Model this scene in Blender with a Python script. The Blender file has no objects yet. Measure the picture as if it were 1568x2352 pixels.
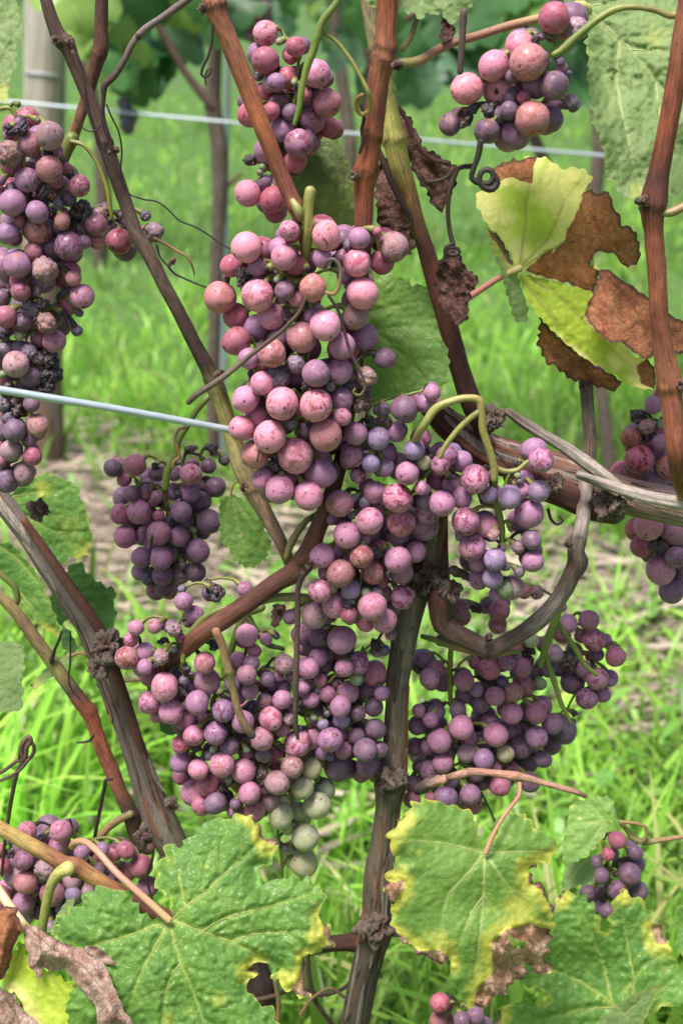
import bpy, math, random
import numpy as np
from mathutils import Vector, Matrix
from mathutils.geometry import delaunay_2d_cdt

random.seed(7)
rng = np.random.default_rng(7)
scene = bpy.context.scene
col = scene.collection

# ------------------------------------------------------------------ camera, sky, sun, exposure
PITCH = math.radians(20.0)
CAM = np.array([0.0, 0.0, 0.90])
FPX = 2352 * 50.0 / 36.0                       # focal length in photo pixels (photo taken as 1568 x 2352)
cam_d = bpy.data.cameras.new('camera')
cam = bpy.data.objects.new('camera', cam_d)
col.objects.link(cam)
cam.location = CAM.tolist()
cam.rotation_euler = (math.radians(90) - PITCH, 0, 0)
cam_d.sensor_fit = 'VERTICAL'
cam_d.sensor_height = 36.0
cam_d.sensor_width = 24.0
cam_d.lens = 50.0
cam_d.clip_start = 0.02
cam_d.clip_end = 500.0
cam_d.dof.use_dof = True
cam_d.dof.focus_distance = 0.655
cam_d.dof.aperture_fstop = 12.5
scene.camera = cam

world = bpy.data.worlds.new("World")
scene.world = world
world.use_nodes = True
wn = world.node_tree
bg = wn.nodes['Background']
sky = wn.nodes.new('ShaderNodeTexSky')
sky.sky_type = 'NISHITA'
sky.sun_disc = False
SUN_EL, SUN_AZ = math.radians(67), math.radians(215)     # azimuth clockwise from +Y: behind the camera, a little left
sky.sun_elevation = SUN_EL
sky.sun_rotation = SUN_AZ
sky.air_density = 1.0
sky.dust_density = 3.0
sky.ozone_density = 1.0
wn.links.new(sky.outputs[0], bg.inputs['Color'])
bg.inputs['Strength'].default_value = 0.072

sun_d = bpy.data.lights.new('sun', 'SUN')
sun_d.energy = 3.1
sun_d.angle = math.radians(22)
sun_d.color = (1.0, 0.975, 0.94)
sun = bpy.data.objects.new('sun', sun_d)
col.objects.link(sun)
sdir = Vector((math.sin(SUN_AZ) * math.cos(SUN_EL), math.cos(SUN_AZ) * math.cos(SUN_EL), math.sin(SUN_EL)))
sun.rotation_euler = sdir.to_track_quat('Z', 'Y').to_euler()
sun.location = (0, -3, 6)

scene.view_settings.view_transform = 'Standard'
scene.view_settings.look = 'None'
scene.view_settings.gamma = 1.0
scene.view_settings.use_curve_mapping = False
scene.view_settings.exposure = 1.12

# ------------------------------------------------------------------ helpers
FW = np.array([0, math.cos(PITCH), -math.sin(PITCH)])
UP = np.array([0, math.sin(PITCH), math.cos(PITCH)])
RT = np.array([1.0, 0, 0])


def at(x, y, Y):
    """points of the plane at distance Y that the photo shows at (x, y); also metres per photo pixel there"""
    x = np.atleast_1d(np.asarray(x, float)); y = np.atleast_1d(np.asarray(y, float)); Y = np.broadcast_to(np.asarray(Y, float), x.shape)
    d = FW[None] + ((x - 784) / FPX)[:, None] * RT[None] + ((1176 - y) / FPX)[:, None] * UP[None]
    t = Y / d[:, 1]
    return CAM[None] + d * t[:, None], t / FPX


KK = 1568 / 2688.0
REG = {'A': (0, 0, 900), 'B': (800, 0, 900), 'C': (1700, 0, 988), 'Dd': (0, 900, 900), 'E': (800, 900, 900), 'F': (1600, 900, 1088),
       'G': (0, 1800, 900), 'H': (800, 1800, 900), 'I': (1600, 1800, 1088), 'J': (0, 2600, 900), 'K': (800, 2600, 900), 'L': (1600, 2600, 1088),
       'M': (0, 3200, 1350), 'N': (1340, 3200, 1348), 'P': (0, 0, 1344), 'Q': (1344, 0, 1344), 'S': (1900, 3000, 788), 'T': (0, 3300, 800)}


def conv(reg, x, y):
    if reg == 'D':
        return x, y
    x0, y0, w = REG[reg]
    s = 1568.0 / w
    return (x0 + x / s) * KK, (y0 + y / s) * KK


def rscale(reg):
    return 1.0 if reg == 'D' else REG[reg][2] / 1568.0 * KK


def pts(txt):
    """'M: x y, x y; D: x y, ...' -> points of the photo"""
    out = []
    for seg in txt.split(';'):
        if not seg.strip():
            continue
        reg, body = seg.split(':')
        reg = reg.strip()
        for p in body.split(','):
            v = p.split()
            if len(v) >= 2:
                out.append(conv(reg, float(v[0]), float(v[1])))
    return np.array(out)


def wpts(txt):
    """like pts with a width (and an optional depth offset in mm) after each point"""
    out = []
    for seg in txt.split(';'):
        if not seg.strip():
            continue
        reg, body = seg.split(':')
        reg = reg.strip()
        for p in body.split(','):
            v = [float(q) for q in p.split()]
            if len(v) >= 3:
                x, y = conv(reg, v[0], v[1])
                out.append((x, y, v[2] * rscale(reg), v[3] / 1000 if len(v) > 3 else 0.0))
    return np.array(out)


def _h(ix, iy, iz, seed):
    n = (ix * 374761393 + iy * 668265263 + iz * 2147483647 + seed * 1274126177) & 0xFFFFFFFF
    n = ((n ^ (n >> 13)) * 1274126177) & 0xFFFFFFFF
    n = (n ^ (n >> 16)) & 0xFFFFFFFF
    return n / 4294967295.0


def vnoise(p, seed=0):
    p = np.asarray(p, float)
    if p.shape[1] == 2:
        p = np.concatenate([p, np.zeros((len(p), 1))], 1)
    i = np.floor(p).astype(np.int64)
    f = p - i
    f = f * f * (3 - 2 * f)
    r = 0
    for dx in (0, 1):
        for dy in (0, 1):
            for dz in (0, 1):
                w = (f[:, 0] if dx else 1 - f[:, 0]) * (f[:, 1] if dy else 1 - f[:, 1]) * (f[:, 2] if dz else 1 - f[:, 2])
                r = r + w * _h(i[:, 0] + dx, i[:, 1] + dy, i[:, 2] + dz, seed)
    return r * 2 - 1


def fbm(p, oct=3, seed=0):
    p = np.asarray(p, float)
    r, a, s = 0, 1.0, 0
    for k in range(oct):
        r = r + a * vnoise(p * (2 ** k) + 17.3 * k, seed + k)
        s += a
        a *= .5
    return r / s


def smooth(a, b, x):
    t = np.clip((x - a) / (b - a), 0, 1)
    return t * t * (3 - 2 * t)


class MB:
    """collects tubes into one mesh"""
    def __init__(s):
        s.v, s.f, s.cyl, s.c, s.n = [], [], [], [], 0

    def tube(s, p, r, cols, segs=10, step=None, disp=None, capr=True):
        p = np.asarray(p, float); r = np.asarray(r, float)
        n = len(p)
        cols = np.asarray(cols, float)
        if cols.ndim == 1:
            cols = np.tile(cols, (2, 1))
        L = np.concatenate([[0], np.cumsum(np.linalg.norm(np.diff(p, axis=0), axis=1))])
        tot = L[-1]
        if tot < 1e-7:
            return
        if step is None:
            step = max(r.mean() * 0.7, tot / 400)
        m = max(3, int(tot / step) + 1) if n > 2 else max(2, min(int(tot / step) + 1, 200))
        tt = np.linspace(0, tot, m)
        # centripetal-ish Catmull-Rom through the points
        idx = np.clip(np.searchsorted(L, tt, side='right') - 1, 0, n - 2)
        u = ((tt - L[idx]) / np.maximum(L[idx + 1] - L[idx], 1e-9))[:, None]
        P0 = p[np.clip(idx - 1, 0, n - 1)]; P1 = p[idx]; P2 = p[idx + 1]; P3 = p[np.clip(idx + 2, 0, n - 1)]
        h = (L[idx + 1] - L[idx])[:, None]
        h0 = np.maximum((L[idx] - L[np.clip(idx - 1, 0, n - 1)])[:, None], 1e-9); h2 = np.maximum((L[np.clip(idx + 2, 0, n - 1)] - L[idx + 1])[:, None], 1e-9)
        m1 = np.where((idx > 0)[:, None], ((P1 - P0) / h0 * h + (P2 - P1) / h * h0) / (h + h0) * h, P2 - P1)
        m2 = np.where((idx < n - 2)[:, None], ((P2 - P1) / h * h2 + (P3 - P2) / h2 * h) / (h + h2) * h, P2 - P1)
        q = (2 * u**3 - 3 * u**2 + 1) * P1 + (u**3 - 2 * u**2 + u) * m1 + (-2 * u**3 + 3 * u**2) * P2 + (u**3 - u**2) * m2
        rr = np.interp(tt, L, r)
        cc = np.stack([np.interp(tt / tot, np.linspace(0, 1, len(cols)), cols[:, k]) for k in range(3)], 1)
        T = np.gradient(q, axis=0)
        T /= np.maximum(np.linalg.norm(T, axis=1), 1e-12)[:, None]
        nrm = np.cross(T[0], [0.31, 0.2, 0.93]); nrm /= np.linalg.norm(nrm)
        N = np.zeros_like(q)
        for i in range(m):
            nrm = nrm - T[i] * nrm.dot(T[i]); nrm /= np.linalg.norm(nrm)
            N[i] = nrm
        B = np.cross(T, N)
        if capr:      # rounded ends
            ko = np.array([.45, .75, .9]); kr = np.array([.88, .58, .2])
            q = np.concatenate([q[0] - T[0] * rr[0] * ko[::-1, None], q, q[-1] + T[-1] * rr[-1] * ko[:, None]])
            N = np.concatenate([N[[0, 0, 0]], N, N[[-1, -1, -1]]]); B = np.concatenate([B[[0, 0, 0]], B, B[[-1, -1, -1]]])
            tt = np.concatenate([tt[0] - rr[0] * ko[::-1], tt, tt[-1] + rr[-1] * ko])
            rr = np.concatenate([rr[0] * kr[::-1], rr, rr[-1] * kr]); cc = np.concatenate([cc[[0, 0, 0]], cc, cc[[-1, -1, -1]]]); m += 6
        a = np.linspace(0, 2 * np.pi, segs, endpoint=False)
        ca, sa = np.cos(a), np.sin(a)
        R = np.repeat(rr[:, None], segs, 1)
        rm = max(rr.mean(), 1e-6)
        cyl = np.stack([np.tile(ca, (m, 1)), np.tile(sa, (m, 1)), np.repeat((tt / rm)[:, None], segs, 1)], -1)
        if disp is not None:
            R = R * (1 + disp(cyl.reshape(-1, 3)).reshape(m, segs))
        V = q[:, None, :] + R[..., None] * (ca[None, :, None] * N[:, None, :] + sa[None, :, None] * B[:, None, :])
        b = s.n
        s.v.append(V.reshape(-1, 3)); s.cyl.append(cyl.reshape(-1, 3) + [0, 0, (b % 97) * 3.1]); s.c.append(np.repeat(cc, segs, 0))
        ii = np.arange(m - 1)[:, None] * segs; jj = np.arange(segs)[None]; j2 = (jj + 1) % segs
        F = np.stack([ii + jj, ii + j2, ii + segs + j2, ii + segs + jj], -1).reshape(-1, 4) + b
        s.f.extend(F.tolist())
        s.f.append([b + k for k in range(segs - 1, -1, -1)])
        s.f.append([b + (m - 1) * segs + k for k in range(segs)])
        s.n += m * segs

    def build(s, name, mat, parent=None):
        return mesh_obj(name, np.concatenate(s.v), s.f, mat, parent, cyl=np.concatenate(s.cyl), colr=np.concatenate(s.c))


def mesh_data(name, v, f, mat, cyl=None, colr=None, attrs=None, sm=True):
    me = bpy.data.meshes.new(name)
    me.from_pydata(v.tolist() if hasattr(v, 'tolist') else v, [], f)
    if sm:
        me.polygons.foreach_set('use_smooth', np.ones(len(me.polygons), bool))
    if cyl is not None:
        me.attributes.new('cyl', 'FLOAT_VECTOR', 'POINT').data.foreach_set('vector', np.ascontiguousarray(cyl, np.float32).ravel())
    if colr is not None:
        c4 = np.concatenate([colr, np.ones((len(colr), 1))], 1).astype(np.float32)
        me.attributes.new('col', 'FLOAT_COLOR', 'POINT').data.foreach_set('color', np.ascontiguousarray(c4).ravel())
    for k, a in (attrs or {}).items():
        a = np.ascontiguousarray(a, np.float32)
        if a.ndim == 2:
            me.attributes.new(k, 'FLOAT_VECTOR', 'POINT').data.foreach_set('vector', a.ravel())
        else:
            me.attributes.new(k, 'FLOAT', 'POINT').data.foreach_set('value', a)
    if mat:
        me.materials.append(mat)
    me.update()
    return me


def link(name, me, parent=None):
    o = bpy.data.objects.new(name, me)
    col.objects.link(o)
    if parent is not None:
        o.parent = parent
        o.matrix_parent_inverse = Matrix.Translation(parent.location).inverted()
    return o


def mesh_obj(name, v, f, mat, parent=None, **k):
    return link(name, mesh_data(name, v, f, mat, **k), parent)


def thing(name, label, cat, loc, group=None):
    o = bpy.data.objects.new(name, None)
    col.objects.link(o)
    o.location = [float(q) for q in loc]
    o.empty_display_size = 0.01
    o['label'] = label; o['category'] = cat
    if group:
        o['group'] = group
    return o


def tag(o, label, cat, group=None):
    o['label'] = label; o['category'] = cat
    if group:
        o['group'] = group
    return o


def lin(r, g, b):
    f = lambda c: (c / 255 / 12.92) if c <= 10 else ((c / 255 + .055) / 1.055) ** 2.4
    return (f(r), f(g), f(b))


# ------------------------------------------------------------------ materials
class NT:
    def __init__(s, name):
        s.m = bpy.data.materials.new(name); s.m.use_nodes = True
        s.t = s.m.node_tree; s.b = s.t.nodes['Principled BSDF']; s.o = s.t.nodes['Material Output']

    def n(s, typ, **k):
        nd = s.t.nodes.new('ShaderNode' + typ)
        for a, v in k.items():
            if a.startswith('i_'):
                nd.inputs[a[2:].replace('_', ' ')].default_value = v
            else:
                setattr(nd, a, v)
        return nd

    def l(s, a, b):
        s.t.links.new(a, b)

    def val(s, sock, v):
        if hasattr(v, 'bl_idname') or isinstance(v, bpy.types.NodeSocket):
            s.l(v, sock)
        else:
            sock.default_value = v

    def math(s, op, a, b=0.0, c=None):
        nd = s.n('Math', operation=op)
        s.val(nd.inputs[0], a); s.val(nd.inputs[1], b)
        if c is not None:
            s.val(nd.inputs[2], c)
        return nd.outputs[0]

    def mix(s, fac, a, b, blend='MIX'):
        nd = s.n('Mix', data_type='RGBA', blend_type=blend)
        s.val(nd.inputs['Factor'], fac)
        for sk, v in ((nd.inputs[6], a), (nd.inputs[7], b)):
            if isinstance(v, tuple):
                sk.default_value = (*v[:3], 1)
            else:
                s.l(v, sk)
        return nd.outputs[2]

    def vscale(s, vec, k):
        nd = s.n('VectorMath', operation='MULTIPLY')
        s.l(vec, nd.inputs[0]); nd.inputs[1].default_value = k
        return nd.outputs[0]

    def noise(s, vec, scale, detail=3.0, rough=.5, dist=0.0):
        nd = s.n('TexNoise')
        s.l(vec, nd.inputs['Vector']); nd.inputs['Scale'].default_value = scale; nd.inputs['Detail'].default_value = detail
        nd.inputs['Roughness'].default_value = rough; nd.inputs['Distortion'].default_value = dist
        return nd.outputs['Fac']

    def vor(s, vec, scale, feature='F1', rnd=1.0):
        nd = s.n('TexVoronoi', feature=feature)
        s.l(vec, nd.inputs['Vector']); nd.inputs['Scale'].default_value = scale; nd.inputs['Randomness'].default_value = rnd
        return nd

    def step(s, v, a, b):
        nd = s.n('MapRange', interpolation_type='SMOOTHSTEP')
        s.l(v, nd.inputs['Value'])
        nd.inputs['From Min'].default_value = a; nd.inputs['From Max'].default_value = b
        return nd.outputs[0]

    def bump(s, h, strength, dist, prev=None):
        nd = s.n('Bump'); nd.inputs['Strength'].default_value = strength; nd.inputs['Distance'].default_value = dist
        s.l(h, nd.inputs['Height'])
        if prev is not None:
            s.l(prev, nd.inputs['Normal'])
        return nd.outputs[0]

    def attr(s, name):
        return s.n('Attribute', attribute_name=name)


def mat_grape():
    t = NT('grape_skin')
    oi = t.n('ObjectInfo')
    tc = t.n('TexCoord')
    add = t.n('VectorMath', operation='ADD')
    sc = t.n('VectorMath', operation='SCALE'); sc.inputs[0].default_value = (37., 53., 71.); t.l(oi.outputs['Random'], sc.inputs['Scale'])
    t.l(tc.outputs['Object'], add.inputs[0]); t.l(sc.outputs[0], add.inputs[1])
    v = add.outputs[0]
    base = oi.outputs['Color']
    scab = oi.outputs['Alpha']
    hsv = t.n('HueSaturation'); t.l(base, hsv.inputs['Color']); hsv.inputs['Saturation'].default_value = 1.32; hsv.inputs['Value'].default_value = .50
    hsv.inputs['Hue'].default_value = .508
    skin = t.mix(t.noise(v, 1.4, 2), hsv.outputs[0], t.mix(1.0, hsv.outputs[0], (1.15, .85, .72), 'MULTIPLY'))
    skin = t.mix(t.math('MULTIPLY', t.noise(v, 2.7, 4, .6), .85), skin, (.13, .038, .036))
    bl = t.mix(.38, base, (.50, .42, .58))
    bloomc = t.mix(t.noise(v, 2.2, 4), base, bl)
    # where the wax is rubbed off
    n1 = t.noise(v, 1.55, 6, .66, .9)
    rub = t.step(t.math('ADD', n1, t.math('ADD', t.math('MULTIPLY', scab, .10), t.math('MULTIPLY', t.math('SUBTRACT', oi.outputs['Random'], .5), .12))), .595, .65)
    streak = t.n('VectorMath', operation='MULTIPLY'); t.l(v, streak.inputs[0]); streak.inputs[1].default_value = (1.0, 4.5, 1.4)
    rub2 = t.step(t.noise(streak.outputs[0], 2.6, 5, .65, 1.4), .585, .625)
    rubm = t.math('MAXIMUM', rub, rub2)
    c = t.mix(t.math('MULTIPLY', rubm, t.math('ADD', .28, t.math('MULTIPLY', t.math('MULTIPLY', t.step(scab, .05, .35), t.math('FRACT', t.math('MULTIPLY', oi.outputs['Random'], 17.0))), .62))), bloomc, skin)
    # corky russet patches with a fine net
    n2 = t.noise(v, 1.7, 6, .65, .5)
    sm = t.math('MULTIPLY', t.step(t.math('ADD', n2, t.math('MULTIPLY', scab, .22)), .69, .74), .6)
    c = t.mix(sm, c, t.mix(t.noise(v, 9, 3), (.25, .085, .055), (.40, .22, .15)))
    net = t.vor(v, 3.1, 'DISTANCE_TO_EDGE')
    nm = t.math('MULTIPLY', t.step(net.outputs['Distance'], .035, .0), t.math('MULTIPLY', t.step(t.noise(v, 1.6, 2), .5, .62), scab))
    c = t.mix(t.math('MULTIPLY', nm, .6), c, (.24, .07, .05))
    # dark specks
    vo = t.vor(v, 5.2)
    rn = t.n('SeparateColor'); t.l(vo.outputs['Color'], rn.inputs[0])
    sp = t.math('MULTIPLY', t.step(vo.outputs['Distance'], .21, .12), t.math('GREATER_THAN', rn.outputs[0], .42))
    c = t.mix(t.math('MULTIPLY', sp, .82), c, (.055, .03, .035))
    vo2 = t.vor(v, 2.1)
    rn2 = t.n('SeparateColor'); t.l(vo2.outputs['Color'], rn2.inputs[0])
    w = t.math('ADD', vo2.outputs['Distance'], t.math('MULTIPLY', t.noise(v, 11, 4), .22))
    sp2 = t.math('MULTIPLY', t.step(w, .32, .25), t.math('GREATER_THAN', rn2.outputs[0], .80))
    c = t.mix(t.math('MULTIPLY', sp2, .8), c, (.06, .045, .04))
    # style scar at the pole
    dst = t.n('VectorMath', operation='DISTANCE'); t.l(tc.outputs['Object'], dst.inputs[0]); dst.inputs[1].default_value = (0, 0, 1.0)
    ws = t.math('ADD', dst.outputs['Value'], t.math('MULTIPLY', t.noise(v, 9, 3), .20))
    c = t.mix(t.math('MULTIPLY', t.step(ws, .25, .17), .85), c, (.045, .03, .03))
    t.l(c, t.b.inputs['Base Color'])
    ro = t.math('SUBTRACT', .50, t.math('MULTIPLY', rubm, .27))
    t.l(t.math('ADD', ro, t.math('MULTIPLY', sm, .15)), t.b.inputs['Roughness'])
    t.b.inputs['Subsurface Weight'].default_value = .16
    t.b.inputs['Subsurface Radius'].default_value = (1.0, .35, .25)
    t.b.inputs['Subsurface Scale'].default_value = .0035
    t.b.inputs['Specular IOR Level'].default_value = .30
    t.b.inputs['Sheen Weight'].default_value = .06
    t.b.inputs['Sheen Roughness'].default_value = .5
    t.b.inputs['Sheen Tint'].default_value = (.8, .82, 1, 1)
    h = t.math('ADD', t.math('MULTIPLY', t.noise(v, 7, 4), .35), t.math('MULTIPLY', sm, .5))
    t.l(t.bump(h, .35, .0006), t.b.inputs['Normal'])
    return t.m


def mat_dried():
    t = NT('dried_berry')
    oi = t.n('ObjectInfo'); tc = t.n('TexCoord')
    v = tc.outputs['Object']
    n = t.noise(v, 2.2, 5, .6)
    c = t.mix(t.step(n, .42, .66), t.mix(1.0, oi.outputs['Color'], (.45, .42, .45), 'MULTIPLY'), oi.outputs['Color'])
    c = t.mix(t.math('MULTIPLY', t.step(t.noise(v, 4, 4), .56, .66), .55), c, (.26, .23, .26))
    t.l(c, t.b.inputs['Base Color'])
    t.b.inputs['Roughness'].default_value = .5
    t.l(t.bump(t.noise(v, 6, 4), .6, .001), t.b.inputs['Normal'])
    return t.m


def mat_cane(name, kx=5.0, kz=.10, contrast=.5, speck=1.0, rough=.5, bumpd=.0006):
    t = NT(name)
    c = t.attr('col').outputs['Color']; cy = t.attr('cyl').outputs['Vector']
    s1 = t.noise(t.vscale(cy, (kx, kx, kz)), 1.6, 4, .6)
    s2 = t.noise(t.vscale(cy, (1.1, 1.1, .5)), 1.2, 3, .55)
    d = t.math('ADD', t.math('MULTIPLY', t.math('SUBTRACT', s1, .5), 2.6 * contrast), t.math('MULTIPLY', t.math('SUBTRACT', s2, .5), 1.5 * contrast))
    g = t.n('CombineColor'); m = t.math('ADD', 1.0, d)
    for k in range(3):
        t.l(m, g.inputs[k])
    c2 = t.mix(1.0, c, g.outputs[0], 'MULTIPLY')
    vo = t.vor(t.vscale(cy, (3.2, 3.2, 1.7)), 1.5)
    rn = t.n('SeparateColor'); t.l(vo.outputs['Color'], rn.inputs[0])
    sp = t.math('MULTIPLY', t.step(vo.outputs['Distance'], .22, .12), t.math('GREATER_THAN', rn.outputs[0], .45))
    c2 = t.mix(t.math('MULTIPLY', sp, .9 * speck), c2, (.02, .012, .01))
    n3 = t.step(t.noise(t.vscale(cy, (1.3, 1.3, .35)), 1.9, 5, .6), .60, .72)
    c2 = t.mix(t.math('MULTIPLY', n3, .5 * speck), c2, (.04, .028, .025))
    t.l(c2, t.b.inputs['Base Color'])
    t.b.inputs['Roughness'].default_value = rough
    t.b.inputs['Specular IOR Level'].default_value = .35
    t.l(t.bump(s1, .55, bumpd), t.b.inputs['Normal'])
    return t.m


def mat_leaf(name, g1, g2, yel, d1, d2, veinc, trans=.3, rough=.42, puck=.55, netc=.5, rimc=.7):
    t = NT(name)
    uv = t.attr('luv').outputs['Vector']
    dry = t.attr('dry').outputs['Fac']; ye = t.attr('yel').outputs['Fac']; ve = t.attr('vein').outputs['Fac']
    nb = t.noise(uv, 1.3, 4, .6)
    c = t.mix(t.step(nb, .35, .65), g1, g2)
    wob = t.math('ADD', ye, t.math('MULTIPLY', t.math('SUBTRACT', t.noise(uv, 4.5, 4, .6), .5), .7))
    c = t.mix(t.math('MULTIPLY', t.step(wob, .12, 1.05), .92), c, yel)
    edge = t.vor(uv, 7.0, 'DISTANCE_TO_EDGE').outputs['Distance']
    edge2 = t.vor(uv, 16.0, 'DISTANCE_TO_EDGE').outputs['Distance']
    net = t.math('MAXIMUM', t.step(edge, .055, .0), t.math('MULTIPLY', t.step(edge2, .06, .0), .4))
    c = t.mix(t.math('MULTIPLY', net, .22 * netc), c, veinc)
    c = t.mix(t.math('MULTIPLY', ve, .62), c, veinc)
    # small necrotic dots
    vo = t.vor(uv, 2.6); rn = t.n('SeparateColor'); t.l(vo.outputs['Color'], rn.inputs[0])
    dot = t.math('MULTIPLY', t.step(t.math('ADD', vo.outputs['Distance'], t.math('MULTIPLY', t.noise(uv, 18, 3), .1)), .15, .09), t.math('GREATER_THAN', rn.outputs[0], .72))
    c = t.mix(t.math('MULTIPLY', dot, .7), c, t.mix(rn.outputs[1], (.10, .05, .02), (.42, .36, .16)))
    dn = t.noise(uv, 3.0, 5, .65)
    dc = t.mix(t.step(dn, .34, .66), d1, d2)
    dc = t.mix(t.math('MULTIPLY', t.math('MAXIMUM', net, ve), .75), dc, t.mix(1.0, d1, (.4, .33, .3), 'MULTIPLY'))
    dc = t.mix(t.math('MULTIPLY', t.step(t.noise(uv, 5.2, 5, .7), .6, .72), .55), dc, (.045, .03, .028))
    rim = t.attr('rim').outputs['Fac']
    dc = t.mix(t.math('MULTIPLY', t.step(t.math('ADD', rim, t.math('MULTIPLY', t.math('SUBTRACT', t.noise(uv, 8, 3), .5), .9)), .35, .9), rimc), dc, (.05, .032, .028))
    wd = t.math('ADD', dry, t.math('MULTIPLY', t.math('SUBTRACT', t.noise(uv, 6, 4, .6), .5), .35))
    dm = t.step(wd, .38, .62)
    c = t.mix(dm, c, dc)
    t.l(c, t.b.inputs['Base Color'])
    t.l(t.math('ADD', rough, t.math('MULTIPLY', dm, .25)), t.b.inputs['Roughness'])
    t.b.inputs['Specular IOR Level'].default_value = .4
    cell = t.vor(uv, 7.0, 'SMOOTH_F1')
    h = t.math('ADD', t.math('SUBTRACT', 1.0, cell.outputs['Distance']), t.math('MULTIPLY', t.noise(uv, 14, 3), .4))
    h = t.math('SUBTRACT', h, t.math('MULTIPLY', net, .35))
    nrm = t.bump(h, puck, .0015)
    t.l(nrm, t.b.inputs['Normal'])
    tr = t.n('BsdfTranslucent'); t.l(t.mix(1.0, c, (1.25, 1.3, .7), 'MULTIPLY'), tr.inputs['Color']); t.l(nrm, tr.inputs['Normal'])
    ms = t.n('MixShader'); ms.inputs[0].default_value = trans
    t.l(t.b.outputs[0], ms.inputs[1]); t.l(tr.outputs[0], ms.inputs[2]); t.l(ms.outputs[0], t.o.inputs['Surface'])
    return t.m


def mat_attr(name, rough=.5, trans=0.0, speck=0.0):
    t = NT(name)
    c = t.attr('col').outputs['Color']
    if speck:
        cy = t.attr('cyl').outputs['Vector']
        n = t.step(t.noise(t.vscale(cy, (1.2, 1.2, .5)), 1.7, 4, .65), .56, .68)
        c = t.mix(t.math('MULTIPLY', n, speck), c, (.055, .045, .03))
        vo = t.vor(t.vscale(cy, (2.6, 2.6, 1.2)), 1.6); rn = t.n('SeparateColor'); t.l(vo.outputs['Color'], rn.inputs[0])
        c = t.mix(t.math('MULTIPLY', t.math('MULTIPLY', t.step(vo.outputs['Distance'], .26, .14), t.math('GREATER_THAN', rn.outputs[0], .6)), .7), c, (.05, .035, .02))
        c = t.mix(t.math('MULTIPLY', t.noise(t.vscale(cy, (3, 3, .3)), 2, 3), .3), c, t.mix(1.0, c, (.6, .55, .4), 'MULTIPLY'))
        t.l(t.bump(t.noise(t.vscale(cy, (2.5, 2.5, .5)), 2, 3), .3, .0005), t.b.inputs['Normal'])
    t.l(c, t.b.inputs['Base Color'])
    t.b.inputs['Roughness'].default_value = rough
    if trans:
        tr = t.n('BsdfTranslucent'); t.l(c, tr.inputs['Color'])
        ms = t.n('MixShader'); ms.inputs[0].default_value = trans
        t.l(t.b.outputs[0], ms.inputs[1]); t.l(tr.outputs[0], ms.inputs[2]); t.l(ms.outputs[0], t.o.inputs['Surface'])
    return t.m


M_GRAPE = mat_grape(); M_DRIED = mat_dried()
M_CANE = mat_cane('cane_bark', 6.0, .16, .95, 1.15, .62, .0011)
M_TWIG = mat_cane('twig_bark', 2.6, .10, .7, .5, .6)
M_OLD = mat_cane('old_vine_bark', 4.2, .05, .85, .5, .85, .0012)
M_STEM = mat_attr('green_stem', .45, 0, .65)
M_TENDRIL = mat_attr('dry_tendril', .6)

# ------------------------------------------------------------------ ground, grass, straw
def mat_ground():
    t = NT('soil_and_turf')
    g = t.n('NewGeometry'); pos = g.outputs['Position']
    sp = t.n('SeparateXYZ'); t.l(pos, sp.inputs[0])
    n = t.noise(pos, 6.0, 5, .65); n2 = t.noise(pos, 40.0, 4, .6)
    green = t.mix(n, (.035, .085, .015), (.10, .20, .03))
    soil = t.mix(n2, (.07, .05, .038), (.18, .135, .10))
    y = t.math('ADD', sp.outputs['Y'], t.math('MULTIPLY', t.math('SUBTRACT', n, .5), .9))
    band = t.math('MULTIPLY', t.step(t.math('ADD', y, t.math('MULTIPLY', sp.outputs['X'], .42)), 1.62, 1.88), t.step(t.math('ADD', y, t.math('MULTIPLY', sp.outputs['X'], .5)), 2.66, 2.36))
    t.l(t.mix(band, green, soil), t.b.inputs['Base Color'])
    t.b.inputs['Roughness'].default_value = .9
    t.l(t.bump(n2, .6, .01), t.b.inputs['Normal'])
    return t.m


def band_amt(y, x):
    nz = .16 * fbm(np.stack([x * 3, y * 3], 1), 2, 77)
    pt = smooth(-.34, .10, fbm(np.stack([x * 3.1 + 5, y * 5], 1), 3, 79))
    return smooth(1.66, 1.90, y + nz + .42 * x) * smooth(2.62, 2.32, y + nz + .5 * x) * pt


N = 40
gx_, gy_ = np.meshgrid(np.linspace(-1, 1, N), np.linspace(0, 1, N))
GX = np.sign(gx_) * np.abs(gx_) ** 3 * 120; GY = -3 + gy_ ** 3 * 160
gv = np.stack([GX.ravel(), GY.ravel(), np.zeros(N * N)], 1)
gf = [[j * N + i, j * N + i + 1, (j + 1) * N + i + 1, (j + 1) * N + i] for j in range(N - 1) for i in range(N - 1)]
ground = mesh_obj('ground', gv, gf, mat_ground())
ground['kind'] = 'structure'

M_GRASS = mat_attr('grass_blade', .40, .45)
M_STRAW = mat_attr('straw', .7, .1)


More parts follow.
